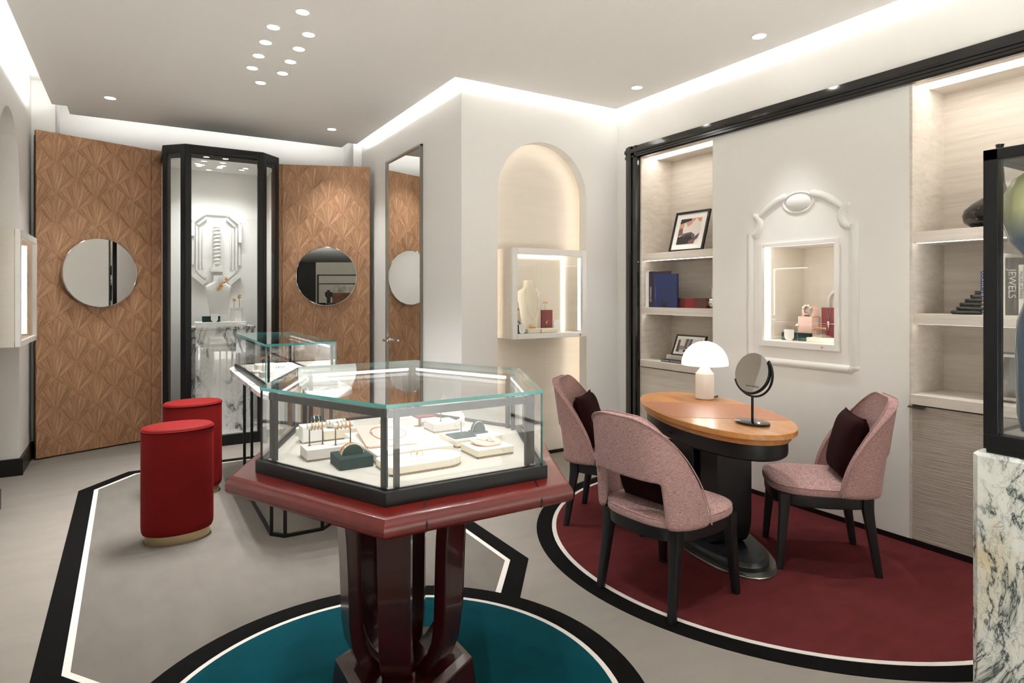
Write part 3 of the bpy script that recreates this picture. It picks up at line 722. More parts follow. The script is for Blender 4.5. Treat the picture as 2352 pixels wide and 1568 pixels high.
# saw-cut joints across the front edge
for x0 in (TX-.293+.118, TX+.293-.11):
    w = MB(); pth = [(x0+.035, TY-.612+.10, .8405), (x0+.006, TY-.612+.034, .8405), (x0, TY-.612+.012, .832), (x0-.003, TY-.6135, .81), (x0-.003, TY-.612+.004, .788)]
    w.tube(pth, .0025, 6); w.build('edge_joint', 'black_skirting', tb)
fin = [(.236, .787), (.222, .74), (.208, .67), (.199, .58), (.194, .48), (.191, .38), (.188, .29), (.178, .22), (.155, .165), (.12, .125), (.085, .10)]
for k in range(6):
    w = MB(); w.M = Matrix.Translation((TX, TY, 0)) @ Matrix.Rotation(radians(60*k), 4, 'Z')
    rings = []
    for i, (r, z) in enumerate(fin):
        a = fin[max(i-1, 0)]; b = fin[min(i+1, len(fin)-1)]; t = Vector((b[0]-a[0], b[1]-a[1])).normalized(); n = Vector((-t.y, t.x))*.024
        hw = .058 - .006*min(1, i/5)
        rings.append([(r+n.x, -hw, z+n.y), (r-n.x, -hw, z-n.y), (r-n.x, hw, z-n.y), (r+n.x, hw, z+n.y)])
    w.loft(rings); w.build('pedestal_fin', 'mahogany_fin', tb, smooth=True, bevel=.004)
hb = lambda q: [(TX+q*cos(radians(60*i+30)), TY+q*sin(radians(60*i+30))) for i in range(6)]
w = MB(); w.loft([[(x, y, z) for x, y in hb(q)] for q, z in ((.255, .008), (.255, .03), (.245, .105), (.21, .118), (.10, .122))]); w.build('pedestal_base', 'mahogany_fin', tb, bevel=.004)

# ---------------------------------------------------------------- hexagonal glass case on it
gc = thing('glass_case', 'hexagonal glass display case with black frame on the red table', 'showcase')
HB = hexa(.497, .527, .258)
w = MB(); hi = inset(HB, .03)
w.loft([[(x, y, z) for x, y in p] for p, z in ((HB, .8405), (HB, .879), (hi, .879), (hi, .8405))], cap0=False, cap1=False); w.build('base_frame', 'black_metal', gc, bevel=.0025)
MB().prism(inset(HB, .028), .846, .872).build('deck', 'deck', gc)
HG = hexa(.482, .512, .25); hgi = inset(HG, .006)
for i in range(6):
    a, b = Vector(HG[i]), Vector(HG[(i+1) % 6]); c, d = Vector(hgi[i]), Vector(hgi[(i+1) % 6])
    w = MB(); v = [(a.x, a.y, .879), (b.x, b.y, .879), (d.x, d.y, .879), (c.x, c.y, .879)]; v += [(x, y, 1.097) for x, y, z in v]
    w.add(v, [(0, 1, 5, 4), (2, 3, 7, 6)], 0); w.add(v, [(3, 2, 1, 0), (4, 5, 6, 7), (1, 2, 6, 5), (3, 0, 4, 7)], 1)
    w.build('glass_pane', ['glass', 'glass_edge'], gc)
w = MB(); HT2 = inset(HG, -.002); n = 6
v = [(x, y, 1.098) for x, y in HT2] + [(x, y, 1.108) for x, y in HT2]
w.add(v, [(5, 4, 3, 2, 1, 0), (6, 7, 8, 9, 10, 11)], 0); w.add(v, [(i, (i+1) % 6, 6+(i+1) % 6, 6+i) for i in range(6)], 1); w.build('glass_top', ['glass', 'glass_edge'], gc)
HR = inset(HG, .022); HRi = inset(HR, .014)
for i in range(6):
    a, b = Vector(HR[i]), Vector(HR[(i+1) % 6]); c, d = Vector(HRi[i]), Vector(HRi[(i+1) % 6]); t = (b-a).normalized(); nn = Vector((-t.y, t.x))
    w = MB(); w.loft([[(p.x, p.y, 1.066), (q.x, q.y, 1.074), (q.x, q.y, 1.088), (p.x, p.y, 1.088)] for p, q in ((a, c), (b, d))]); r = w.build('rail', 'black_metal', gc, bevel=.0015)
    c2, d2 = c + t*.02 + nn*.0025, d - t*.02 + nn*.0025; c3, d3 = c + t*.02 - nn*.004, d - t*.02 - nn*.004
    w = MB(); w.loft([[(p.x, p.y, 1.066), (q.x, q.y, 1.072), (q.x, q.y, 1.080), (p.x, p.y, 1.0735)] for p, q in ((c3, c2), (d3, d2))]); w.build('light_strip', 'led_case', r)
    for e, s in ((a, 1), (b, -1)):
        p = e + t*.024*s; ang = atan2(t.y, t.x); w = MB(); w.M = Matrix.Translation((p.x, p.y, 0)) @ Matrix.Rotation(ang, 4, 'Z'); w.box(-.0075, .0075, -.001, .014, .874, 1.09); w.build('post', 'black_metal', gc, bevel=.0015)

# ---------------------------------------------------------------- display blocks and jewels in the case
ZD = .8722
def block(label, x0, x1, y0, y1, h, m='cream_leather', r=.004, z=ZD, band=True, name='display_block', rz=0):
    cx, cy = (x0+x1)/2, (y0+y1)/2; t = thing(name, label, 'display block', (cx, cy, z), rz)
    p = rrect(x0-cx, x1-cx, y0-cy, y1-cy, r)
    b = .006 if band else 0
    if band: MB().prism(inset(p, .0012) if r < .01 else p, 0, b).build('base_band', 'dotted_band', t)
    MB().prism(p, b, h).build('body', m, t, bevel=.0012)
    return t
def tray(label, loc, poly, th, m, tilt=0, rz=0, name='jewellery_tray'):
    w = MB(); w.prism(poly, 0, th); o = w.build(name, m, None, bevel=.0012, loc=loc, rz=rz); o.rotation_euler.x = tilt
    return tag(o, label, 'tray')
def ring_path(r, n=20, c=(0, 0, 0), ax='y', k=1.0):
    out = []
    for i in range(n):
        a = 2*pi*i/n; x, z = r*cos(a), r*sin(a)*k
        out.append({'y': (c[0]+x, c[1], c[2]+z), 'z': (c[0]+x, c[1]+z, c[2]), 'x': (c[0], c[1]+x, c[2]+z)}[ax])
    return out
def loop_obj(name, label, cat, path, r, m, group=None, beads=None, closed=True):
    w = MB(); w.tube(path, r, 6, closed)
    if beads is None: return tag(w.build(name, m, None, smooth=True), label, cat, group)
    t = thing(name, label, cat, (0, 0, 0), 0, group); w.build('chain', m, t, smooth=True)
    for p, q in beads: k = MB(); k.sphere(p, q, 5); k.build('gem', 'silver', t, smooth=True)
    return t

block('long grey leather block carrying two bracelet bars, front corner of the hexagonal case', .463, .632, 2.012, 2.108, .037, 'grey_leather')
for k, (xa, xb, yy) in enumerate(((.478, .536, 2.075), (.553, .618, 2.04))):
    t = thing('bracelet_bar', ('pale bracelet bar on two thin rods, farther of the pair', 'pale bracelet bar on two thin rods, nearer of the pair')[k], 'bracelet stand', (0, 0, 0))
    for x in (xa+.008, xb-.008):
        w = MB(); w.lathe([(.006, .9094), (.0022, .911), (.0018, .965)], 8, (x, yy)); w.build('rod', 'rod', t, smooth=True)
    w = MB(); w.tube([(xa, yy, .972), (xa+.001, yy, .972), (xb-.001, yy, .972), (xb, yy, .972)], [.006, .010, .010, .006], 14); w.build('bar', 'grey_leather', t, smooth=True)
    for q in range(4):
        x = xa+.014+q*(xb-xa-.026)/3
        loop_obj('bracelet', 'gold bangle on the %s pale bracelet bar' % ('farther', 'nearer')[k], 'bracelet', ring_path(.0122, 18, (x, yy, .972), 'x'), .0022, ('gold', 'silver', 'gold', 'rose_gold')[q], 'bangles on the %s bar' % ('farther', 'nearer')[k])
t = thing('bracelet_holder', 'dark green suede box with half-disc holder at the front of the hexagonal case', 'bracelet stand', (.577, 1.917, ZD))
MB().prism(rrect(-.052, .052, -.055, .055, .003), 0, .034).build('box', 'green_suede', t, bevel=.0015)
w = MB(); w.prism_y([(.034*cos(pi*k/16), .030+.032*sin(pi*k/16)) for k in range(17)], -.018, .02); w.build('half_disc', 'green_suede', t, bevel=.002)
for k in range(3):
    y = 1.917-.010+.011*k
    loop_obj('bracelet', ('chain bracelet nearest the front', 'plain gold bracelet in the middle', 'gem bracelet at the rear')[k] + ' of the dark green box', 'bracelet', [(.577+.0345*cos(pi*q/14), y, ZD+.032+.0335*sin(pi*q/14)) for q in range(0, 15)], .0017+.0006*(k == 0), ('silver', 'gold', 'rose_gold')[k], beads=[((.577+.035*cos(a), y, ZD+.032+.0335*sin(a)), .0034) for a in ((.9, 2.0) if k != 1 else (1.2,))], closed=False)
block('tall white leather cube behind the bracelet bars', .506, .575, 2.262, 2.325, .060, 'porcelain')
block('cream leather block behind the dark green box', .581, .70, 2.262, 2.352, .038)
t = thing('display_disc', 'small round cream stand at the corner of the hexagonal case', 'display stand', (.545, 2.42, ZD)); w = MB(); w.lathe([(.028, 0), (.028, .026), (.026, .028)], 28); w.build('body', 'cream_leather', t, smooth=True)
for k, (xa, xb, m) in enumerate(((.542, .578, 'green_suede'), (.60, .672, 'grey_leather'))):
    t = thing('watch_roll', ('dark green watch roll behind the white cube', 'pale grey watch roll on the cream block')[k], 'bracelet stand', (0, 0, 0))
    z = ZD + (.062 if k == 0 else .040); y = 2.295 if k == 0 else 2.31
    w = MB(); w.tube([(xa, y, z+.014), (xa+.002, y, z+.014), (xb-.002, y, z+.014), (xb, y, z+.014)], [.010, .014, .014, .010], 16); w.build('roll', m, t, smooth=True)
    for q in range(2):
        x = xa+.01+q*(xb-xa-.02)
        loop_obj('bracelet', 'slim bangle round the %s watch roll' % ('dark green', 'pale grey')[k], 'bracelet', ring_path(.0152, 18, (x, y, z+.014), 'x'), .0016, 'silver', 'bangles on the %s roll' % ('green', 'grey')[k])
block('large cream platform in the middle of the hexagonal case', .643, .905, 1.868, 2.225, .030)
t = tray('pale pink sloping necklace tray on the large cream platform', (.742, 2.075, ZD+.0312), rrect(-.085, .085, -.125, .115, .012), .006, 'pink_leather', radians(5), radians(-8)); t.location.z += .011
ch = []
for i in range(60):
    a = 2*pi*i/60; ch.append((.748+.058*cos(a)+.006*cos(2*a), 2.07+.078*sin(a)*(1.0 if sin(a) > 0 else .95), ZD+.0492+.0872*(.078*sin(a))))
loop_obj('necklace', 'thin rose gold chain laid on the pale pink tray', 'necklace', ch, .0011, 'rose_gold', beads=[(ch[0], .005), (ch[27], .0055), (ch[29], .004)])
ch2 = [(x*.93+.053, y*.96+.075, z) for x, y, z in ch]
block('cream leather block with pale pink lid at the back of the hexagonal case', .84, .972, 2.325, 2.425, .030)
tray('flat pale pink tray on the rear cream block', (.895, 2.375, ZD+.0302), rrect(-.05, .05, -.04, .04, .004), .006, 'pink_leather')
t = thing('display_bracket', 'burgundy angular display bracket at the back of the hexagonal case', 'display stand', (1.0, 2.37, ZD)); w = MB(); w.box(-.026, -.018, -.045, .03, 0, .038); w.box(-.018, .05, -.045, .03, .033, .038); w.build('bracket', 'burgundy_leather', t, bevel=.001)
block('grey leather block carrying the white paper fan', .975, 1.085, 2.182, 2.285, .034, 'grey_leather')
def fan_card(label, x, y, z0, hgt, sc, rz):
    t = thing('jewel_stand', label, 'display stand', (x, y, z0), rz)
    w = MB(); w.lathe([(.006, 0), (.0018, .002), (.0018, hgt)], 8); w.build('rod', 'rod', t, smooth=True)
    w = MB(); w.prism_y([(-.022*sc, 0), (.022*sc, .004*sc), (.024*sc, .03*sc), (.012*sc, .058*sc)], -.001, .001); o = w.build('card', 'paper', t); o.location.z = hgt-.004
    for q in range(9):
        w = MB(); w.sphere((-.02*sc+.005*sc*q, -.003, hgt+.002+.002*sin(q*1.7)-.004*(q % 3)), .0034, 5); w.build('pearl', 'porcelain', t, smooth=True)
fan_card('white paper fan with pearls on a rod above the grey block', 1.022, 2.225, ZD+.0345, .052, 1.0, radians(-25))
block('cream leather block with the green trays at the side of the hexagonal case', .945, 1.128, 1.928, 2.07, .027)
tray('dark green flat tray with rod on the cream side block', (.992, 1.985, ZD+.0272), rrect(-.044, .044, -.038, .045, .008), .004, 'green_suede')
fan_card('white card with loop earrings on a rod above the dark green tray', .993, 1.99, ZD+.0316, .050, .55, radians(-25))
for q in (-1, 1):
    loop_obj('earring', 'silver hoop earring hanging under the small white card', 'earring', ring_path(.009, 16, (.984+.009*q, 1.984, ZD+.072), 'y'), .0014, 'silver', 'hoop earrings')
t = thing('bracelet_holder', 'dark green half-disc bracelet stand on the cream side block', 'bracelet stand', (1.072, 2.01, ZD+.0272))
MB().prism(rrect(-.03, .03, -.03, .03, .01), 0, .004).build('foot', 'green_suede', t, bevel=.001)
w = MB(); w.prism_y([(.024*cos(pi*k/14), .004+.034*sin(pi*k/14)) for k in range(15)], -.014, .014); w.build('half_disc', 'green_suede', t, bevel=.002)
loop_obj('bracelet', 'slim silver bracelet over the dark green half-disc', 'bracelet', [(1.072+.0245*cos(pi*q/14), 2.005, ZD+.0312+.0352*sin(pi*q/14)) for q in range(15)], .0015, 'silver', closed=False)
block('cream leather block carrying the pink leaf tray, near the case corner', .941, 1.079, 1.768, 1.89, .027)
lf = [(-.05, .035), (-.045, -.01), (-.02, -.04), (.03, -.04), (.052, -.012), (.05, .035)]
tray('pale pink leaf-shaped tray on the near cream block', (1.01, 1.835, ZD+.0275), lf, .005, 'pink_leather', radians(7)).location.z += .005
loop_obj('necklace', 'rose gold pendant chain on the pink leaf tray', 'necklace', [(.985, 1.86, ZD+.0405), (1.005, 1.84, ZD+.038), (1.026, 1.815, ZD+.036), (1.03, 1.84, ZD+.038), (1.033, 1.86, ZD+.0405)], .001, 'rose_gold', beads=[((1.026, 1.816, ZD+.037), .0045), ((1.015, 1.838, ZD+.039), .004)], closed=False)
st = [(.885-.068+.068*cos(radians(q)), 1.79+.068*sin(radians(q))) for q in range(-90, 91, 15)] + [(.64, 1.858), (.632, 1.85), (.632, 1.73), (.64, 1.722)]
t = thing('display_block', 'low cream platform with rounded end at the front of the hexagonal case', 'display block', (0, 0, ZD)); MB().prism(st, 0, .006).build('base_band', 'dotted_band', t); MB().prism(st, .006, .027).build('body', 'cream_leather', t, bevel=.0012)
tray('white leather ring tray on the rounded cream platform', (.745, 1.79, ZD+.0272), rrect(-.06, .06, -.042, .042, .02), .005, 'porcelain')
for k, (x, y) in enumerate(((.738, 1.805), (.752, 1.79))):
    loop_obj('ring', 'gold ring set upright in the white ring tray, %s of two' % ('rear', 'front')[k], 'ring', ring_path(.0095, 18, (x, y, ZD+.037), 'y'), .0011, 'gold', beads=[((x+.002, y, ZD+.0475), .0025)])

# ================================================================ STOOLS
def stool(label, x, y, rz):
    t = thing('stool', label, 'stool', (x, y, .0005), rz, 'red velvet stools')
    ring = lambda k, z: [(px*k, py*k, z) for px, py in superellipse(.187, .143, 56, 2.1)]
    w = MB(); w.loft([ring(.90, .0), ring(.90, .058)]); w.build('base', 'brass', t, smooth=True)
    w = MB(); w.loft([ring(k, z) for k, z in ((.90, .056), (.96, .058), (.99, .072), (1.0, .10), (1.0, .35), (.995, .625), (.985, .633))]); w.build('body', 'red_velvet', t, smooth=True)
    w = MB(); w.loft([ring(k, z) for k, z in ((.98, .632), (.995, .638), (.985, .645), (.94, .651), (.7, .655), (.3, .657), (.05, .657))]); w.build('seat_pad', 'red_velvet', t, smooth=True)
    w = MB(); w.tube([(px*.995, py*.995, .6355) for px, py in superellipse(.187, .143, 56, 2.1)], .0045, 8, True); w.build('piping', 'red_velvet', t, smooth=True)
    return t
stool('tall oval red velvet stool with brass foot, the nearer of two', .212, 4.07, radians(6))
stool('tall oval red velvet stool with brass foot, half hidden behind the other', .35, 4.92, radians(6))

# ================================================================ SECOND GLASS CASE ON MARBLE TABLE
mt = thing('marble_table', 'white marble table on thin black legs behind the red table', 'table')
def stadium(x0, x1, y0, y1, d, n=12):
    cx = (x0+x1)/2; a = (x1-x0)/2
    p = [(cx + a*sin(pi*k/n - pi/2)*1.0, y0 + d - d*cos(pi*k/n - pi/2)) for k in range(n+1)]
    return p + [(cx - a*sin(pi*k/n - pi/2), y1 - d + d*cos(pi*k/n - pi/2)) for k in range(n+1)]
def stad(x0, x1, y0, y1, d, n=12):
    cx = (x0+x1)/2; a = (x1-x0)/2; e = .72
    f = lambda q: (math.copysign(abs(cos(q))**e, cos(q)), abs(sin(q))**e)
    lo = [(cx+a*f(q)[0], y0+d-d*f(q)[1]) for q in [pi-pi*k/n for k in range(n+1)]]
    hi = [(cx+a*f(q)[0], y1-d+d*f(q)[1]) for q in [pi*k/n for k in range(n+1)]]
    return lo + hi
MB().prism(stad(.618, 1.155, 3.60, 5.46, .34), .802, .832).build('slab', 'marble_white', mt, bevel=.003)
FR = [(.735, 3.735), (.955, 3.735), (1.032, 3.815), (1.032, 4.86), (.955, 4.95), (.735, 4.95), (.668, 4.86), (.668, 3.815)]
for z0, z1, nm in ((.004, .022, 'floor_frame'), (.782, .80, 'top_frame')):
    w = MB(); fi = inset(FR, .018); w.loft([[(x, y, z) for x, y in p] for p, z in ((FR, z0), (FR, z1), (fi, z1), (fi, z0))] + [[(x, y, z0) for x, y in FR]], cap0=False, cap1=False); w.build(nm, 'black_metal', mt)
fm = inset(FR, .010)
for x, y in fm: box('leg', 'black_metal', x-.009, x+.009, y-.009, y+.009, .006, .80, mt)
g2 = thing('glass_case', 'rectangular glass display case on the marble table', 'showcase')
X0, X1, Y0, Y1 = .666, 1.09, 3.945, 5.22
w = MB().box(X0-.008, X1+.008, Y0-.008, Y0+.016, .8325, .866); w.box(X0-.008, X1+.008, Y1-.016, Y1+.008, .8325, .866); w.box(X0-.008, X0+.016, Y0, Y1, .8325, .866); w.box(X1-.016, X1+.008, Y0, Y1, .8325, .866)
w.build('base_frame', 'black_metal', g2, bevel=.002)
box('deck', 'deck', X0+.01, X1-.01, Y0+.01, Y1-.01, .836, .860, g2)
def pane(p0, p1, z0, z1, th, parent):
    a, b = Vector(p0), Vector(p1); t = (b-a).normalized(); n = Vector((-t.y, t.x))*th
    v = [(a.x, a.y, z0), (b.x, b.y, z0), (b.x+n.x, b.y+n.y, z0), (a.x+n.x, a.y+n.y, z0)]; v += [(x, y, z1) for x, y, z in v]
    w = MB(); w.add(v, [(0, 1, 5, 4), (2, 3, 7, 6)], 0); w.add(v, [(3, 2, 1, 0), (4, 5, 6, 7), (1, 2, 6, 5), (3, 0, 4, 7)], 1); w.build('glass_pane', ['glass', 'glass_edge'], parent)
for p, q in (((X0, Y0), (X1, Y0)), ((X1, Y0), (X1, Y1)), ((X1, Y1), (X0, Y1)), ((X0, Y1), (X0, Y0))): pane(p, q, .866, 1.092, .008, g2)
w = MB(); v = [(X0, Y0, 1.093), (X1, Y0, 1.093), (X1, Y1, 1.093), (X0, Y1, 1.093)]; v += [(x, y, 1.105) for x, y, z in v]
w.add(v, [(3, 2, 1, 0), (4, 5, 6, 7)], 0); w.add(v, [(i, (i+1) % 4, 4+(i+1) % 4, 4+i) for i in range(4)], 1); w.build('glass_top', ['glass', 'glass_edge'], g2)
for x in (X0+.022, X1-.022):
    for y in (Y0+.022, Y1-.022): box('post', 'black_metal', x-.007, x+.007, y-.007, y+.007, .86, 1.088, g2)
for x in (X0+.022, X1-.022):
    r = box('rail', 'black_metal', x-.007, x+.007, Y0+.03, Y1-.03, 1.07, 1.086, g2)
    s = 1 if x < .8 else -1
    box('light_strip', 'led_case', x+s*.0075-.002, x+s*.0075+.002, Y0+.05, Y1-.05, 1.066, 1.078, r)
Z2 = .8605
B2 = [('small grey block carrying two earring rods in the marble-table case', .70, .78, 4.30, 4.40, .035, 'grey_leather'), ('pale blue-topped cream block nearest the front of the marble-table case', .74, .84, 4.00, 4.11, .022, 'cream_leather'),
      ('white low block in the middle of the marble-table case', .83, .95, 4.12, 4.24, .02, 'porcelain'), ('cream block with pale tray in the marble-table case', .79, .90, 4.38, 4.50, .032, 'cream_leather'),
      ('cream block beside the far glass of the marble-table case', .95, 1.05, 4.28, 4.40, .02, 'cream_leather'), ('white scroll block farther back in the marble-table case', .92, 1.02, 4.52, 4.64, .03, 'porcelain'), ('long cream block at the back of the marble-table case', .74, .88, 4.70, 4.85, .04, 'cream_leather'), ('thin grey block lying beside the earring rods', .69, .74, 4.55, 4.66, .014, 'grey_leather')]
for l, a, b, c, d, h, m in B2: block(l, a, b, c, d, h, m, .012, Z2, False)
for k, (x, y, h) in enumerate(((.79, 4.055, .022), (1.0, 4.34, .02), (.845, 4.44, .032))):
    tray(('pale blue ring tray at the front', 'pale blue ring tray by the far glass', 'pale blue ring tray on the taller cream block')[k] + ' of the marble-table case', (x, y, Z2+h+.0003), rrect(-.042, .042, -.044, .044, .006), .006, 'pale_blue_leather')
    for q in range(3):
        loop_obj('ring', '%s dark ring in the pale blue tray %s' % (('first', 'middle', 'last')[q], ('at the front', 'by the far glass', 'on the taller cream block')[k]), 'ring', ring_path(.008, 14, (x-.02+.02*q, y-.005+.01*(q % 2), Z2+h+.014), 'y'), .0018, 'rod', 'rings in pale blue trays')
for k, (x, y, h) in enumerate(((.72, 4.35, .09), (.752, 4.36, .10))):
    t = thing('earring_stand', 'gold blossom on a thin rod, %s of the pair' % ('shorter', 'taller')[k], 'jewel stand', (x, y, Z2+.0355)); w = MB(); w.lathe([(.005, 0), (.0016, .002), (.0016, h)], 8); w.build('rod', 'rod', t, smooth=True)
    for q in range(7): w = MB(); w.sphere((.012*cos(q), .004*sin(q*2), h+.007*sin(q*1.3)), .008, 5); w.build('petal', 'rose_gold', t, smooth=True)
t = thing('ring_cone', 'slim pale green ring cone in the marble-table case', 'jewel stand', (.86, 4.27, Z2)); w = MB(); w.lathe([(.012, 0), (.012, .062), (.006, .085), (.002, .10)], 12); w.build('cone', 'pale_blue_leather', t, smooth=True)
for q in range(3):
    w = MB(); w.sphere((.89+.02*q, 4.18, Z2+.026), .007, 6); o = w.build('earring', 'rose_gold', None, smooth=True); tag(o, 'small rose gold earring on the white low block', 'earring', 'earrings on the white block')

# ================================================================ PINK CHAIRS
def make_chair(label, x, y, rz):
    """local +y is the front of the chair"""
    t = thing('dining_chair', label, 'chair', (x, y, .0045), rz, 'pink chairs round the desk')
    def outline(sc=1.0, k=0):
        out = []
        for i in range(48):
            a = 2*pi*i/48; e = 2.0/3.2
            px = math.copysign(abs(cos(a))**e, cos(a)); py = math.copysign(abs(sin(a))**e, sin(a))
            wd = .252 - .012*(py < 0)*abs(py)
            out.append((px*wd*sc, py*.262*sc + .0))
        return out
    ol = outline()
    w = MB(); w.loft([[(a*s, b*s, z) for a, b in ol] for s, z in ((.93, .325), (.955, .33), (.965, .37), (.96, .384))]); w.build('seat_frame', 'black_wood', t, smooth=True)
    for sx in (-1, 1):
        for sy, fx, fy in ((-1, .212, -.238), (1, .216, .222)):
            top = (sx*.198, sy*(.196 if sy > 0 else .19)); ft = (sx*fx, fy)
            rings = []
            for q, (s, z) in enumerate(((.026, .384), (.026, .33), (.023, .28), (.020, .16), (.016, .0))):
                u = 1 - z/.384; u = max(0, (u-.15)/.85)
                cx_ = top[0]+(ft[0]-top[0])*u; cy_ = top[1]+(ft[1]-top[1])*u
                rings.append([(cx_+a, cy_+b, z) for a, b in rrect(-s, s, -s, s, s*.35, 2)])
            w = MB(); w.loft(list(reversed(rings))); w.build('leg', 'black_wood', t, smooth=True)
    prof = [(.965, .384), (.995, .390), (1.0, .402), (.995, .415), (.97, .424), (.9, .430), (.7, .435), (.4, .438), (.1, .439)]
    w = MB(); w.loft([[(a*s, b*s, z) for a, b in ol] for s, z in prof]); w.build('seat', 'pink_weave', t, smooth=True)
    w = MB(); w.tube([(a*.983, b*.983, .4215) for a, b in ol], .0035, 6, True); w.build('seat_piping', 'pink_weave', t, smooth=True)
    # wrap-around back shell with an opening low in the middle
    TT = [0, .09, .18, .27, .36, .42, .46, .52, .60, .68, .76, .83, .89, .94, .97, .99]
    def fmax(u):
        return 88*(1-u**2.6)**.55
    def pt(phi, u):
        a = radians(phi); e = 2/3.6
        sx_ = math.copysign(abs(sin(a))**e, sin(a)); sy_ = -abs(cos(a))**e if abs(phi) <= 90 else abs(cos(a))**e
        wid = .262 - .035*u; return (sx_*wid, sy_*.268 - .075*u**1.15 + .0, .386 + .488*u)
    NC = 5; NI = 6
    def cols(u):
        m = fmax(u); hph = min(33, .42*m)
        o = [hph + (m-hph)*k/NC for k in range(NC, 0, -1)]
        i = [hph*k/NI for k in range(NI, -NI-1, -1)]
        return [-q for q in o] + [-q for q in i] + list(reversed(o))
    w = MB(); vs = []; fs = []; ncol = 2*NC+2*NI+1
    for u in TT: vs += [pt(p, u) for p in cols(u)]
    for r in range(len(TT)-1):
        for c in range(ncol-1):
            if TT[r] < .41 and NC <= c < NC+2*NI: continue
            fs.append((r*ncol+c, r*ncol+c+1, (r+1)*ncol+c+1, (r+1)*ncol+c))
    w.add(vs, fs); o = w.build('backrest', 'pink_weave', t, smooth=True, solid=.040)
    d = o.modifiers.new('sub', 'SUBSURF'); d.levels = 2; d.render_levels = 2
    for side in (.021, -.021):
        path = []
        us = [k/40*.99 for k in range(41)]
        def off(phi, u):
            p = Vector(pt(phi, u)); q = Vector(pt(phi+1, u)); r = Vector(pt(phi, min(1, u+.01))) if u < .98 else p + Vector((0, -.1, 1))*.01
            n = (q-p).cross(r-p)
            if n.length > 1e-9: n.normalize()
            return tuple(p + n*side)
        L = [off(-fmax(u)*.985, u) for u in us[1:]]; R = [off(fmax(u)*.985, u) for u in us[1:]]
        w = MB(); w.tube(L + list(reversed(R)), .0032, 6); w.build('piping', 'pink_weave', t, smooth=True)
    return t
def cushion(label, x, y, z, rz, tilt, s=.185):
    w = MB(); n = 16; rings = []; vs = []; fs = []
    def f(u, v, sgn):
        e = (1-u**4)*(1-v**4); pin = 1 - .07*(1-abs(u))**1 * (abs(v)**3) - 0
        return (s*u*(1-.06*(1-u*u)*0-.05*(1-v*v)*0)*(1-.07*(1-v*v)*abs(u)**6), sgn*.062*e**.55, s*v*(1-.07*(1-u*u)*abs(v)**6)*.98)
    for sg in (-1, 1):
        o = len(vs)
        for i in range(n+1):
            for j in range(n+1): vs.append(f(-1+2*i/n, -1+2*j/n, sg))
        for i in range(n):
            for j in range(n):
                a = o+i*(n+1)+j; q = (a, a+1, a+n+2, a+n+1); fs.append(q if sg > 0 else tuple(reversed(q)))
    w.add(vs, fs)
    t = thing('cushion', label, 'cushion', (x, y, z), rz, 'dark cushions on the pink chairs')
    o = w.build('cover', 'dark_velvet', t, smooth=True); o.rotation_euler.x = tilt
    w = MB(); rim = [(s*u*(1-.07*(1-v*v)*abs(u)**6), 0, s*v*(1-.07*(1-u*u)*abs(v)**6)*.98) for u, v in [(-1+2*k/12, -1) for k in range(12)] + [(1, -1+2*k/12) for k in range(12)] + [(1-2*k/12, 1) for k in range(12)] + [(-1, 1-2*k/12) for k in range(12)]]
    w.tube(rim, .0035, 6, True); p = w.build('seam', 'dark_velvet', t, smooth=True); p.rotation_euler.x = tilt
    return t
CH = [(2.168, 2.145, radians(-84.5), 'pink woven chair with an open back, seen from behind in front of the desk', 'dark brown velvet cushion glimpsed through the open back of the nearest chair'),
      (3.127, 2.012, radians(45.6), 'pink woven chair facing the desk from the wall side, beside the textured cabinet', 'dark brown velvet cushion on the chair beside the textured cabinet'),
      (2.552, 3.0, radians(-142.7), 'pink woven chair at the far end of the desk, beside the arched niche', 'dark brown velvet cushion on the chair beside the arched niche')]
for x, y, rz, l, lc in CH:
    make_chair(l, x, y, rz)
    v = Matrix.Rotation(rz, 3, 'Z') @ Vector((0, -.150, 0))
    cushion(lc, x+v.x, y+v.y, .607, rz, radians(14), .174)

# ================================================================ OVAL DESK
dk = thing('oval_desk', 'oval oak desk with leather inlay and black curved pedestal', 'desk', (2.833, 2.482, .0045), radians(-21.5))
OV = superellipse(.322, .660, 96, 2.12)
w = MB(); w.loft([[(x, y, z) for x, y in inset(OV, d)] for d, z in ((.004, .7045), (.0, .708), (.0, .7325), (.003, .7355))]); w.build('desk_top', 'desk_oak', dk, smooth=True)
w = MB(); w.loft([[(x, y, z) for x, y in inset(OV, d)] for d, z in ((.030, .676), (.028, .68), (.028, .704))]); w.build('lower_rim', 'desk_oak', dk, smooth=True)
w = MB(); w.loft([[(x, y, z) for x, y in inset(OV, d)] for d, z in ((.058, .592), (.046, .602), (.044, .615), (.044, .676))]); ap = w.build('apron', 'black_wood', dk, smooth=True)
w = MB(); w.tube([(-.2795, -.12, .640), (-.30, -.123, .640)], [.005, .009], 10); w.build('knob', 'black_wood', ap, smooth=True)
lp = inset(OV, .012)
def half(p, q):
    a, b = q[1]-p[1], -(q[0]-p[0]); return a, b, a*p[0]+b*p[1]
l1 = half((.323, .105), (-.275, .314)); l2 = half((-.329, -.167), (.252, -.375))
def inside_sign(l, pt=(0, 0)): return l if l[0]*pt[0]+l[1]*pt[1] <= l[2] else (-l[0], -l[1], -l[2])
pl_ = clip(clip(lp, *inside_sign(l1)), *inside_sign(l2))
MB().prism(pl_, .7345, .7365).build('leather_inlay', 'leather_inlay', dk)
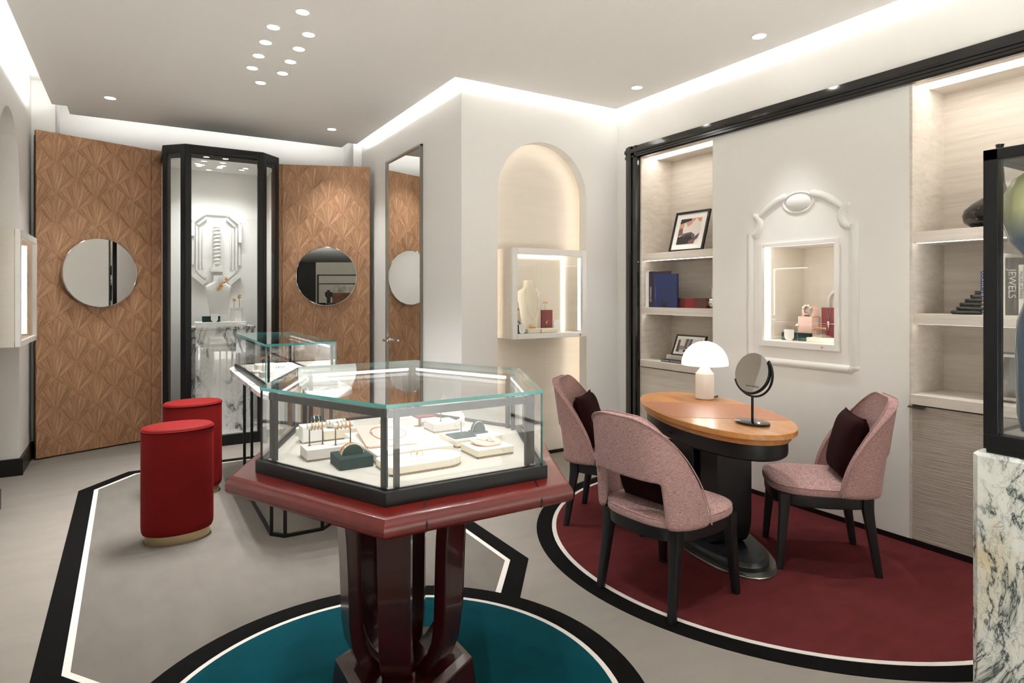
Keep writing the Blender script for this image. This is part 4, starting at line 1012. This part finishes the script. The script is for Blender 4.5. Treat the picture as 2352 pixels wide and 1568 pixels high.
def pillar(y0, y1, s):
    """profile in (y,z); s=-1 outer side at y0, +1 outer side at y1"""
    r = .10; yo = y0 if s < 0 else y1; yi = y1 if s < 0 else y0
    p = [(yi, .05), (yi, .60), (yo, .60), (yo, .05+r*1.7)] + [(yo - s*r*(1-cos(q)), .05+r*1.7*(1-sin(q))) for q in [pi/2*k/6 for k in range(1, 7)]]
    w = MB(); w.prism_x(p, -.10, .10); return w.build('pedestal', 'black_wood', dk, smooth=True, bevel=.004)
pillar(-.28, -.09, -1); pillar(.0, .30, 1); box('spine', 'black_wood', -.06, .06, -.10, .02, .05, .60, dk)
w = MB(); w.loft([[(x*k, y*k, z) for x, y in superellipse(.205, .50, 64, 2.05)] for k, z in ((1, .012), (1, .034), (.985, .040), (.95, .046), (.94, .05))]); w.build('base', 'black_wood', dk, smooth=True)
w = MB(); w.loft([[(x*k, y*k, z) for x, y in superellipse(.235, .555, 64, 2.05)] for k, z in ((1, .0), (1, .008), (.99, .012))]); w.build('base_plate', 'steel', dk, smooth=True)

ZK = .7415
lm = thing('table_lamp', 'white mushroom table lamp with glowing dome on the desk', 'lamp', (3.10, 2.752, ZK))
w = MB(); w.lathe([(.053, 0), (.057, .004), (.057, .158), (.0565, .160), (.020, .206), (.018, .212)], 40); w.build('base', 'porcelain', lm, smooth=True)
w = MB(); w.lathe([(.141, .214)] + [(.144*cos(q), .216+.149*sin(q)) for q in [pi/2*k/16 for k in range(0, 16)]] + [(.001, .365)], 48); w.build('shade', 'shade', lm, smooth=True)
w = MB(); w.tube([(.05, -.03, .006), (.068, -.036, .014), (.078, -.036, .016), (.084, -.03, .006), (.10, .02, .004), (.11, .08, .003)], .003, 6); w.build('cord', 'black_skirting', lm, smooth=True)
d = bpy.data.lights.new('lamp_bulb', 'POINT'); d.energy = 2; d.color = WARM; d.shadow_soft_size = .05
o = bpy.data.objects.new('lamp_bulb', d); C.objects.link(o); o.parent = lm; o.location = (0, 0, .20)

tm = thing('table_mirror', 'round black-framed vanity mirror on a stem standing on the desk', 'mirror', (2.705, 2.09, ZK+.0005), radians(90+178))
w = MB(); w.lathe([(.094, 0), (.095, .001), (.095, .011), (.093, .012)], 48, sx=1, sy=.72); w.build('base', 'black_lacquer', tm, smooth=True)
w = MB(); w.lathe([(.0065, .011), (.0065, .142)], 14); w.build('stem', 'black_metal', tm, smooth=True)
zc = .258; R1 = .104; R2 = .119
w = MB(); w.tube([(R2*sin(radians(q)), .003, zc - R2*cos(radians(q))) for q in range(-66, 128, 6)], .007, 10, flat=(1, .8)); w.build('fork', 'black_metal', tm, smooth=True)
w = MB(); w.tube([(R1*sin(radians(q)), .0, - R1*cos(radians(q))) for q in range(-66, 128, 6)], .0065, 10, flat=(1.6, 1)); mr = w.build('mirror_rim', 'black_metal', tm, smooth=True); mr.location.z = zc; mr.rotation_euler.x = radians(-14)
w = MB(); w.M = Matrix.Translation((0, -.003, 0)) @ Matrix.Rotation(pi/2, 4, 'X'); w.lathe([(R1-.001, -.003), (R1-.001, .003)], 56); gl = w.build('mirror_glass', 'mirror', tm, smooth=True); gl.location.z = zc; gl.rotation_euler.x = radians(-14)
text('lettering', 'BOUCHERON', .0115, (.018, -.0066, -.068), (pi/2, 0, 0), 'letter_dark', gl, extrude=.0002, spacing=1.1)

# ================================================================ THINGS ON THE SHELVES
def picture(name, label, bl, br, h, tilt, fw, mw, mat_w, deco, z0, parts_z=0):
    """bl, br: bottom corners (x,y) seen from the room; leans back (+x) by tilt"""
    wd = math.dist(bl, br); ang = atan2(br[1]-bl[1], br[0]-bl[0])
    t = thing(name, label, 'picture', (bl[0], bl[1], z0), ang); rt = Matrix.Rotation(-tilt, 4, 'X')
    def put(o): o.rotation_euler.x = -tilt; return o
    w = MB().box(0, fw, -.0, .018, 0, h); w.box(wd-fw, wd, 0, .018, 0, h); w.box(fw, wd-fw, 0, .018, 0, fw); w.box(fw, wd-fw, 0, .018, h-fw, h)
    put(w.build('frame', 'frame_black', t, bevel=.0015))
    put(box('mount', 'paper', fw-.002, wd-fw+.002, .006, .012, fw-.002, h-fw+.002, t))
    put(box('backing', 'frame_black', fw, wd-fw, .0122, .0175, fw, h-fw, t))
    x0, x1, y0, y1 = fw+mat_w, wd-fw-mat_w, fw+mat_w, h-fw-mat_w
    w = MB(); names = []
    for k, (m, poly) in enumerate(deco):
        if m not in names: names.append(m)
        pp = [(x0+(x1-x0)*a, y0+(y1-y0)*b) for a, b in poly]
        w.add([(a, .0055-.00015*k, b) for a, b in pp], [tuple(range(len(pp)))], names.index(m))
    put(w.build('print', names, t))
    return t
SQ = [(0, 0), (1, 0), (1, 1), (0, 1)]
cat_photo = [('print_white', SQ), ('print_dark', [(0, .8), (.02, 1), (.55, 1), (.5, .86), (.2, .84)]), ('print_skin', [(0, .58), (0, .78), (.22, .86), (.2, .66)]), ('print_skin', [(.55, .9), (.5, 1), (1, 1), (.98, .84), (.8, .86)]), ('print_skin', [(.25, .86), (.3, .72), (.4, .68), (.55, .76), (.7, 1), (.45, .9)]),
             ('print_white', [(.2, .5), (.28, .86), (.38, .68), (.55, .74), (.72, .98), (.8, .95), (.95, .75), (.95, .42), (.7, .36), (.3, .44)]), ('print_mauve', [(0, .3), (0, .6), (.17, .66), (.22, .4)]), ('print_taupe', [(.1, .3), (.25, .42), (.6, .46), (.78, .36), (.8, .24), (.4, .2)]),
             ('print_dark', [(0, 0), (.8, 0), (.84, .14), (.6, .3), (.62, .40), (.54, .36), (.44, .35), (.38, .40), (.36, .3), (0, .3)]), ('print_mauve', [(.55, 0), (.82, 0), (.84, .14), (.7, .18), (.56, .12)]), ('print_taupe', [(.72, .22), (1, .4), (.95, .2), (.84, .12)]), ('print_white', [(.455, .285), (.475, .285), (.475, .30), (.455, .30)]), ('print_white', [(.545, .305), (.56, .305), (.56, .32), (.545, .32)])]
picture('framed_picture', 'black-framed photo of a white vest and black cat on the top shelf', (3.80, 3.765), (3.815, 3.415), .352, radians(17), .02, 0, .045, cat_photo, 1.7525)
bw = [('print_grey', SQ), ('print_white', [(0, .5), (.3, .45), (.3, 1), (0, 1)]), ('print_dark', [(.34, .3), (.38, .3), (.42, 1), (.38, 1)]), ('print_dark', [(.50, .35), (.54, .35), (.58, 1), (.54, 1)]), ('print_white', [(.6, .5), (.95, .6), (.95, 1), (.62, 1)]), ('print_taupe', [(0, 0), (.12, 0), (.1, .9), (0, .9)]), ('print_dark', [(.4, .25), (.7, .25), (.7, .32), (.4, .32)]), ('print_white', [(.15, 0), (.9, 0), (.9, .2), (.5, .24), (.15, .15)]), ('print_dark', [(.3, .02), (.4, .02), (.42, .14), (.34, .2)]), ('print_taupe', [(.74, .0), (.9, 0), (.92, .6), (.82, .5)])]
picture('framed_picture', 'small black-framed black-and-white photo standing behind the lamp', (3.835, 3.768), (3.85, 3.46), .185, radians(24), .012, 0, .022, bw, .9005)
tag(box('photo_stand', 'greige_laminate', 3.815, 3.95, 3.40, 3.80, .8465, .90, bevel=.002), 'low greige block under the small black-and-white photo', 'plinth')
def book(label, x0, x1, y0, y1, z0, z1, cover, title=None, tm='letter_white', ts=.02, spine='x', pages='paper', flat=False):
    t = thing('book', label, 'book', ((x0+x1)/2, (y0+y1)/2, z0)); a, b, c = (x1-x0)/2, (y1-y0)/2, z1-z0; k = .0025
    if flat:
        w = MB().box(-a, a, -b, b, 0, k); w.box(-a, a, -b, b, c-k, c); w.box(-a, -a+k, -b, b, k, c-k); w.build('cover', cover, t); box('pages', pages, -a+k, a-.004, -b+.003, b-.003, k, c-k, t)
        if title: text('lettering', title, ts, (-a-.0005, .05, c/2), (pi/2, 0, -pi/2), tm, t)
    else:
        w = MB().box(-a, a, -b, -b+k, 0, c); w.box(-a, a, b-k, b, 0, c); w.box(-a, -a+k, -b+k, b-k, 0, c); w.build('cover', cover, t); box('pages', pages, -a+k, a-.004, -b+k, b-k, .003, c-.003, t)
        if title: text('lettering', title, ts, (-a-.0005, 0, c*.5), (0, -pi/2, 0), tm, t)
    return t
def title_on(t, body, size, loc, m):     # reads downwards on a spine that faces -x
    o = text('lettering', body, size, loc, (0, 0, 0), m, t); o.rotation_euler = Matrix(((0, 0, -1), (0, -1, 0), (-1, 0, 0))).to_euler(); return o
b = book('white-backed tall book at the end of the blue books', 3.762, 3.98, 3.957, 3.994, 1.2955, 1.608, 'paper')
b = book('dark violet Versailles book behind the plain blue book', 3.768, 3.99, 3.915, 3.956, 1.2955, 1.6, 'violet_book'); title_on(b, 'VERSAILLES', .026, (-.1117, 0, .11), 'letter_white')
tag(box('book_cover', 'violet_book', 3.768, 3.772, 3.70, 3.914, 1.2955, 1.597), 'dark violet patterned book cover showing behind the plain blue book', 'book')
t = thing('book', 'plain navy blue book standing cover forward beside the dark vase', 'book', (3.752, 3.74, 1.2955))
box('cover', 'navy_book', -.006, .012, -.128, .128, 0, .277, t, bevel=.001); box('spine', 'blue_book', -.0065, -.006, .105, .1275, .004, .273, t)
title_on(t, 'BOUCHERON', .016, (-.0068, .116, .12), 'letter_grey')
v = thing('vase', 'small dark ceramic vase in front of the navy book', 'vase', (3.775-.06, 3.70, 1.2956)); v.location.x = 3.742+.0
w = MB(); w.lathe([(.05, 0), (.056, .01), (.058, .045), (.05, .058), (.042, .064), (.042, .108), (.044, .114), (.038, .114), (.034, .06)], 32); w.build('body', 'dark_ceramic', v, smooth=True); v.location = (3.80, 3.80-.05, 1.2956)
v.location = (3.797-.0, 3.755, 1.2956)
bx = thing('lacquer_box', 'long burgundy lacquer box in three sections on the middle shelf', 'box', (3.86, 3.50, 1.2956))
for a, c, m in ((-.165, -.052, 'burgundy_lacquer'), (-.0515, .052, 'burgundy_leather'), (.0525, .165, 'burgundy_lacquer')): box('section', m, -.09, .05, a, c, 0, .078, bx, bevel=.002)
cf = thing('carafe', 'silver round carafe with thin neck half hidden by the white panel', 'carafe', (3.84, 3.352, 1.2956)); cf.location = (3.83, 3.325, 1.2956)
w = MB(); w.lathe([(.02, 0)] + [(.042*sin(q), .042-.042*cos(q)) for q in [pi*k/14 for k in range(3, 13)]] + [(.007, .088), (.006, .15), (.008, .16)], 28); w.build('body', 'silver', cf, smooth=True)
b = book('flat black book with white lettering lying on the ledge behind the lamp', 3.745, 3.81, 3.36, 3.79, .8465, .868, 'black_book', None, flat=True); o = text('lettering', 'BOUCHERON   HAUTE JOAILLERIE', .014, (-.0335, .10, .0115), (pi/2, 0, -pi/2), 'letter_white', b)

# second bay
fv = thing('flask_vase', 'big dark glass flask vase with long thin neck on the top shelf', 'vase', (3.90, 1.475, 1.7525))
w = MB(); w.lathe([(.06, 0), (.12, .008), (.155, .035), (.163, .07), (.155, .10), (.12, .135), (.07, .165), (.035, .195), (.022, .24), (.017, .32), (.016, .42), (.02, .44)], 48); w.build('body', 'smoked_glass', fv, smooth=True)
RB = [('blue Doorways of Paris book with red and white foot, first in the row', 1.502, 1.522, 1.527, 'blue_book', 'DOORWAYS of PARIS', 'letter_white', .020), ('tall black book squeezed beside the blue spine', 1.468, 1.50, 1.575, 'black_book', None, None, 0), ('tall white book with faint lettering in the row of art books', 1.415, 1.452, 1.612, 'paper', 'ARCHITECTURE', 'beige_print', .02),
      ('wide black Jewels book in the row of art books', 1.36, 1.412, 1.588, 'black_book', 'JEWELS', 'letter_white', .046), ('slim white Palais of Paris book after the black one', 1.338, 1.358, 1.551, 'paper', 'PALAIS of PARIS', 'letter_dark', .02), ('mauve art book after the slim white one', 1.30, 1.335, 1.60, 'print_mauve', None, None, 0), ('grey art book farther along the row', 1.255, 1.298, 1.57, 'grey_leather', None, None, 0), ('navy art book at the far end of the row', 1.21, 1.252, 1.59, 'navy_book', None, None, 0)]
for l, y0, y1, z1, m, tt, tmn, ts in RB:
    b = book(l, 3.80, 4.02, y0, y1, 1.2955, z1, m)
    if tt: title_on(b, tt, ts, (-.1107, 0, (z1-1.2955)*(.60 if 'DOOR' in tt or 'PALAIS' in tt else .55)), tmn)
    if 'DOOR' in (tt or ''):
        MB().box(-.1104, -.1099, -.0098, .0098, .045, .082).build('red_patch', 'red_print', b); MB().box(-.1104, -.1099, -.0098, .0098, .002, .045).build('white_patch', 'paper', b)
    if tt == 'JEWELS':
        title_on(b, 'Private Collection', .012, (-.1107, -.014, .075), 'letter_grey'); title_on(b, 'From East to West', .012, (-.1107, .012, .24), 'letter_grey')
sl = thing('slate_sculpture', 'stepped pyramid of rough dark slates beside the blue book', 'sculpture', (3.82, 1.585, 1.2956))
for k in range(6):
    w = MB(); rr = .085*(1-k/7.5); z = .021*k; p = [(rr*(1+.12*sin(3.1*i+k*2))*cos(2*pi*i/9)*.8, rr*(1+.12*sin(3.1*i+k*2))*sin(2*pi*i/9)-.012*k) for i in range(9)]
    w.loft([[(x*.86, y*.86, z) for x, y in p], [(x, y, z+.012) for x, y in p], [(x*.9, y*.9, z+.0205) for x, y in p]]); w.build('slate', 'slate', sl)
por = [('print_navy', SQ), ('print_mauve', [(0, .0), (.12, 0), (.16, .35), (.08, .42), (0, .4)]), ('print_dark', [(.05, .2), (.22, .62), (.36, .72), (.62, .72), (.85, .55), (.92, 0), (.2, 0)]), ('print_taupe', [(.38, .0), (.6, 0), (.56, .18), (.42, .2)]), ('print_white', [(.44, .70), (.56, .52), (.66, .70)]), ('print_white', [(.30, .64), (.38, .62), (.40, .70), (.32, .72)]), ('print_skin', [(.34, .70), (.43, .69), (.45, .77), (.37, .80)]), ('print_skin', [(.42, .76), (.46, .70), (.55, .67), (.64, .70), (.68, .78), (.67, .88), (.6, .93), (.5, .93), (.44, .88)]), ('print_grey', [(.47, .70), (.55, .64), (.63, .70), (.62, .74), (.48, .74)])]
picture('framed_picture', 'framed portrait of a seated man in a dark suit on the lower ledge', (3.83, 1.475), (3.85, 1.21), .262, radians(12), .011, 0, .016, por, .847)
e = thing('picture_easel', 'small wooden easel foot holding the framed portrait', 'easel', (0, 0, 0)); box('foot', 'desk_oak', 3.795, 3.83, 1.478, 1.49, .8465, .905, e); box('bar', 'frame_black', 3.81, 3.825, 1.478, 1.486, .905, 1.02, e)
gp = thing('paperweight', 'clear glass disc paperweight in front of the framed portrait', 'ornament', (3.785, 1.305, .8468)); w = MB(); w.sphere((0, 0, .058), .058, 14, sc=(.45, 1, 1)); w.build('body', 'clear_glass', gp, smooth=True)

# ---- inside the lit wall window
ZW = 1.0885
shield('white rounded plaque in front of the green block in the wall showcase', (3.80, 2.642, ZW), radians(-90), .07, .076)
tag(box('display_block', 'green_suede', 3.85, 3.89, 2.53, 2.735, ZW, 1.142, bevel=.002), 'dark green block lying in the wall showcase', 'display block')
w = MB(); w.lathe([(.0015, ZW), (.0015, 1.185)], 6, (3.83, 2.60)); w.sphere((3.83, 2.60, 1.195), .012, 6); tag(w.build('jewel_pin', 'silver', None, smooth=True), 'silver flower pin behind the white plaque', 'jewel')
tag(box('display_block', 'pink_block', 3.93, 4.03, 2.56, 2.665, ZW, 1.252, bevel=.003), 'tall pink block carrying the bracelet stand in the wall showcase', 'display block')
t = thing('bracelet_holder', 'pink arched bracelet stand on the tall pink block', 'bracelet stand', (3.975, 2.60, 1.2525)); w = MB(); q = [(-.045, 0), (-.025, 0), (-.025, .025), (.025, .025), (.025, 0), (.045, 0), (.045, .045)] + [(.045*cos(pi*k/10), .045+.03*sin(pi*k/10)) for k in range(1, 10)] + [(-.045, .045)]
w.prism_x([(a, b) for a, b in q], -.03, .03); w.build('body', 'pink_block', t, bevel=.002)
loop_obj('bracelet', 'wide silver openwork bracelet on the pink arched stand', 'bracelet', ring_path(.030, 22, (3.94, 2.60, 1.298), 'x'), .009, 'silver', None, beads=[((3.935, 2.60+.03*cos(a), 1.298+.03*sin(a)), .011) for a in (.5, 1.2, 2.0, 2.7)])
tag(box('necklace_board', 'burgundy_leather', 3.975, 3.985, 2.415, 2.52, ZW, 1.315, bevel=.001), 'burgundy upright necklace board in the wall showcase', 'display board')
loop_obj('necklace', 'silver pendant necklace hanging on the burgundy board', 'necklace', [(3.972, 2.455, 1.316), (3.971, 2.462, 1.26), (3.971, 2.466, 1.215), (3.971, 2.470, 1.26), (3.972, 2.477, 1.316)], .0016, 'silver', None, beads=[((3.969, 2.466, 1.215-.012*k), .010-.0015*k) for k in range(4)], closed=False)
t = thing('display_arch', 'slim grey arch standing behind the burgundy board', 'display stand', (4.06, 2.44, ZW)); w = MB(); out = [(-.08, 0), (-.065, 0), (-.065, .27)] + [(-.065*cos(pi*k/14), .27+.065*sin(pi*k/14)) for k in range(1, 14)] + [(.065, .27), (.065, 0), (.08, 0), (.08, .27)] + [(.08*cos(pi*k/14), .27+.08*sin(pi*k/14)) for k in range(1, 14)] + [(-.08, .27)]
w.prism_x(out, -.02, .02); w.build('arch', 'grey_leather', t)
tag(box('jewellery_tray', 'cream_leather', 3.83, 3.90, 2.37, 2.535, ZW, 1.118, bevel=.002), 'cream low tray at the front of the wall showcase', 'tray')
t = thing('brooch_stand', 'small gold cluster on an acrylic riser above the cream tray', 'jewel stand', (3.87, 2.455, 1.1185)); w = MB().box(-.02, .02, -.04, .04, .05, .054); w.box(-.002, .002, -.03, .03, 0, .05); w.build('riser', 'clear_glass', t)
for q in range(6): w = MB(); w.sphere((-.005, -.03+.012*q, .062), .0075, 5); w.build('bead', 'rose_gold', t, smooth=True)
# ---- inside the arched-niche box (x 2.55-3.29, y 4.2-4.53)
ZN = 1.0845
t = bust('cream bust with long beaded chain in the arched-niche showcase', (2.80, 4.36, ZN), 0, .97, 'cream_leather')
ch = [(2.80-.045+.0*k, 4.33, ZN+.385-.0*k) for k in range(0)]
pp = [(-.05, .385), (-.058, .34), (-.05, .28), (-.04, .22), (-.02, .15), (.01, .118), (.04, .13), (.06, .20), (.068, .27), (.06, .33), (.05, .38)]
loop_obj('necklace', 'long thin chain with dark beads on the cream bust', 'necklace', [(2.80+x, 4.36-.045, ZN+z) for x, z in pp], .0012, 'gold', None, beads=[((2.80+x, 4.36-.048, ZN+z), .0045) for x, z in pp[1:10:2]], closed=False)
tag(box('display_block', 'cream_leather', 2.672, 2.745, 4.40, 4.47, ZN, 1.275, bevel=.002), 'tall cream block beside the bust in the niche showcase', 'display block')
t = thing('bracelet_holder', 'cream arched bracelet stand on the tall cream block in the niche showcase', 'bracelet stand', (2.712, 4.43, 1.2755)); w = MB(); w.prism_y([(-.034, 0), (.034, 0), (.034, .05)] + [(.034*cos(pi*k/10), .05+.016*sin(pi*k/10)) for k in range(1, 10)] + [(-.034, .05)], -.025, .025); w.build('body', 'cream_leather', t, bevel=.002)
loop_obj('bracelet', 'rose gold bracelet on the cream arched stand in the niche showcase', 'bracelet', ring_path(.028, 20, (2.73, 4.40, 1.305), 'y'), .006, 'rose_gold')
t = thing('jewel_stand', 'white petal stand with black ring behind the white plaque', 'jewel stand', (2.66, 4.36, ZN)); w = MB(); w.lathe([(.03, 0), (.034, .06), (.022, .12), (.006, .15)], 20); w.build('body', 'porcelain', t, smooth=True); w = MB(); w.tube([(p[0], p[1]-.0, p[2]) for p in ring_path(.024, 16, (.02, -.02, .075), 'y')], .006, 6, True); w.build('jewel', 'letter_dark', t, smooth=True)
tag(box('display_block', 'green_suede', 2.622, 2.722, 4.285, 4.31, ZN, 1.155, bevel=.002), 'dark block behind the white plaque in the niche showcase', 'display block')
shield('white rounded plaque in the corner of the niche showcase', (2.683, 4.268, ZN), 0, .055, .078)
for k, (a, c) in enumerate(((2.745, 2.865), (2.872, 3.03))): tag(box('jewellery_tray', 'cream_leather', a, c, 4.27, 4.34, ZN, 1.122, bevel=.006), ('shorter', 'longer')[k] + ' cream tray at the front of the niche showcase', 'tray')
w = MB()
for q in range(10): w.sphere((2.775+.006*q, 4.30, 1.14+.012*sin(q*2)), .007, 5)
tag(w.build('brooch', 'gold', None, smooth=True), 'pale gold brooch on the shorter cream tray', 'brooch')
tag(box('necklace_board', 'burgundy_leather', 2.945, 3.055, 4.375, 4.395, ZN, 1.272, bevel=.001), 'burgundy upright board in the niche showcase', 'display board')
w = MB(); w.sphere((2.985, 4.366, 1.165), .012, 6, sc=(.7, .5, 1.3)); w.sphere((2.995, 4.366, 1.18), .007, 5); tag(w.build('pendant', 'rose_gold', None, smooth=True), 'rose gold pendant on the burgundy board in the niche showcase', 'pendant')
w = MB(); w.M = Matrix.Translation((3.07, 4.335, ZN)); w.prism_y(rrect(-.034, .034, 0, .105, .02), -.006, .006); o = w.build('display_plaque', 'porcelain', None, bevel=.002); tag(o, 'white rounded card leaning beside the burgundy board in the niche showcase', 'plaque')
w = MB(); w.lathe([(.0016, 1.272), (.0016, 1.335)], 6, (2.985, 4.385)); w.sphere((2.972, 4.383, 1.335), .009, 5); w.sphere((3.0, 4.383, 1.335), .009, 5); tag(w.build('earring_stand', 'gold', None, smooth=True), 'gold earrings on a rod above the burgundy board', 'jewel stand')

# ================================================================ FOREGROUND VITRINE
pl2 = thing('marble_plinth', 'tall green-veined marble plinth cut off by the picture edge', 'plinth')
PP = [(2.307, .36), (2.80, .36), (2.83, .39), (2.83, .915), (2.80, .945), (2.307, .945), (2.28, .922), (2.28, .385)]
MB().prism(PP, .0, .872).build('shaft', 'marble_green', pl2, bevel=.002); MB().loft([[(x, y, z) for x, y in inset(PP, d)] for d, z in ((0, .872), (0, .892), (.01, .902))]).build('top_slab', 'marble_green', pl2)
vc = thing('glass_vitrine', 'black-framed glass vitrine with blue glass vase on the marble plinth', 'vitrine')
a0, a1, b0, b1, z0, z1 = 2.30, 2.80, .40, .915, .9025, 1.857; p = .040
w = MB().box(a0+.006, a1-.006, b0+.006, b1-.006, z0, z0+.012); w.box(a0, a1, b0, b1, z0+.012, z0+.06); w.build('base_frame', 'black_metal', vc, bevel=.002)
box('deck', 'deck', a0+.04, a1-.04, b0+.04, b1-.04, z0+.06, z0+.066, vc)
for x in (a0, a1-p):
    for y in (b0, b1-p): box('post', 'black_metal', x, x+p, y, y+p, z0+.06, z1, vc, bevel=.002)
w = MB().box(a0, a1, b0, b0+p, z1-.035, z1); w.box(a0, a1, b1-p, b1, z1-.035, z1); w.box(a0, a0+p, b0, b1, z1-.035, z1); w.box(a1-p, a1, b0, b1, z1-.035, z1); w.build('top_frame', 'black_metal', vc, bevel=.002)
for q in (box('glass_pane', 'glass', a0+.012, a0+.02, b0+.03, b1-.03, z0+.05, z1-.02, vc), box('glass_pane', 'glass', a1-.02, a1-.012, b0+.03, b1-.03, z0+.05, z1-.02, vc), box('glass_pane', 'glass', a0+.03, a1-.03, b1-.02, b1-.012, z0+.05, z1-.02, vc), box('glass_pane', 'glass', a0+.03, a1-.03, b0+.012, b0+.02, z0+.05, z1-.02, vc), box('glass_top', 'glass', a0+.02, a1-.02, b0+.02, b1-.02, z1-.012, z1-.004, vc)): pass
av = thing('art_vase', 'tall glass vase shading from yellow green to blue inside the front vitrine', 'vase', (2.43, .81, z0+.0665))
w = MB(); w.lathe([(.05, 0), (.06, .05), (.064, .20), (.066, .28), (.06, .35), (.035, .43), (.03, .50), (.045, .555), (.08, .60), (.098, .66), (.1, .70), (.095, .75), (.07, .80), (.03, .825), (.0, .83)], 40); w.build('body', 'blue_art_glass', av, smooth=True)

# ================================================================ CAMERA ON TRIPOD (seen in the round mirror)
ct = thing('camera_tripod', 'black camera on a tripod reflected in the round mirror beside the mirrored door', 'camera', (-.10, -.165, 0), radians(-31.2))
w = MB().box(-.075, .075, -.06, .03, 1.35, 1.46); w.box(-.035, .035, -.05, .02, 1.46, 1.50); w.build('camera_body', 'camera_black', ct, bevel=.008)
w = MB(); w.M = Matrix.Translation((0, .03, 1.40)) @ Matrix.Rotation(-pi/2, 4, 'X'); w.lathe([(.038, 0), (.04, .04), (.036, .06)], 24); w.build('lens_barrel', 'camera_black', ct, smooth=True)
box('tripod_head', 'camera_black', -.04, .04, -.05, .03, 1.22, 1.35, ct, bevel=.01)
for k in range(3):
    a = radians(90+120*k); w = MB(); w.tube([(.03*cos(a), .03*sin(a), 1.23), (.42*cos(a), .42*sin(a), .012)], [.018, .012], 10); w.build('leg', 'camera_black', ct, smooth=True)
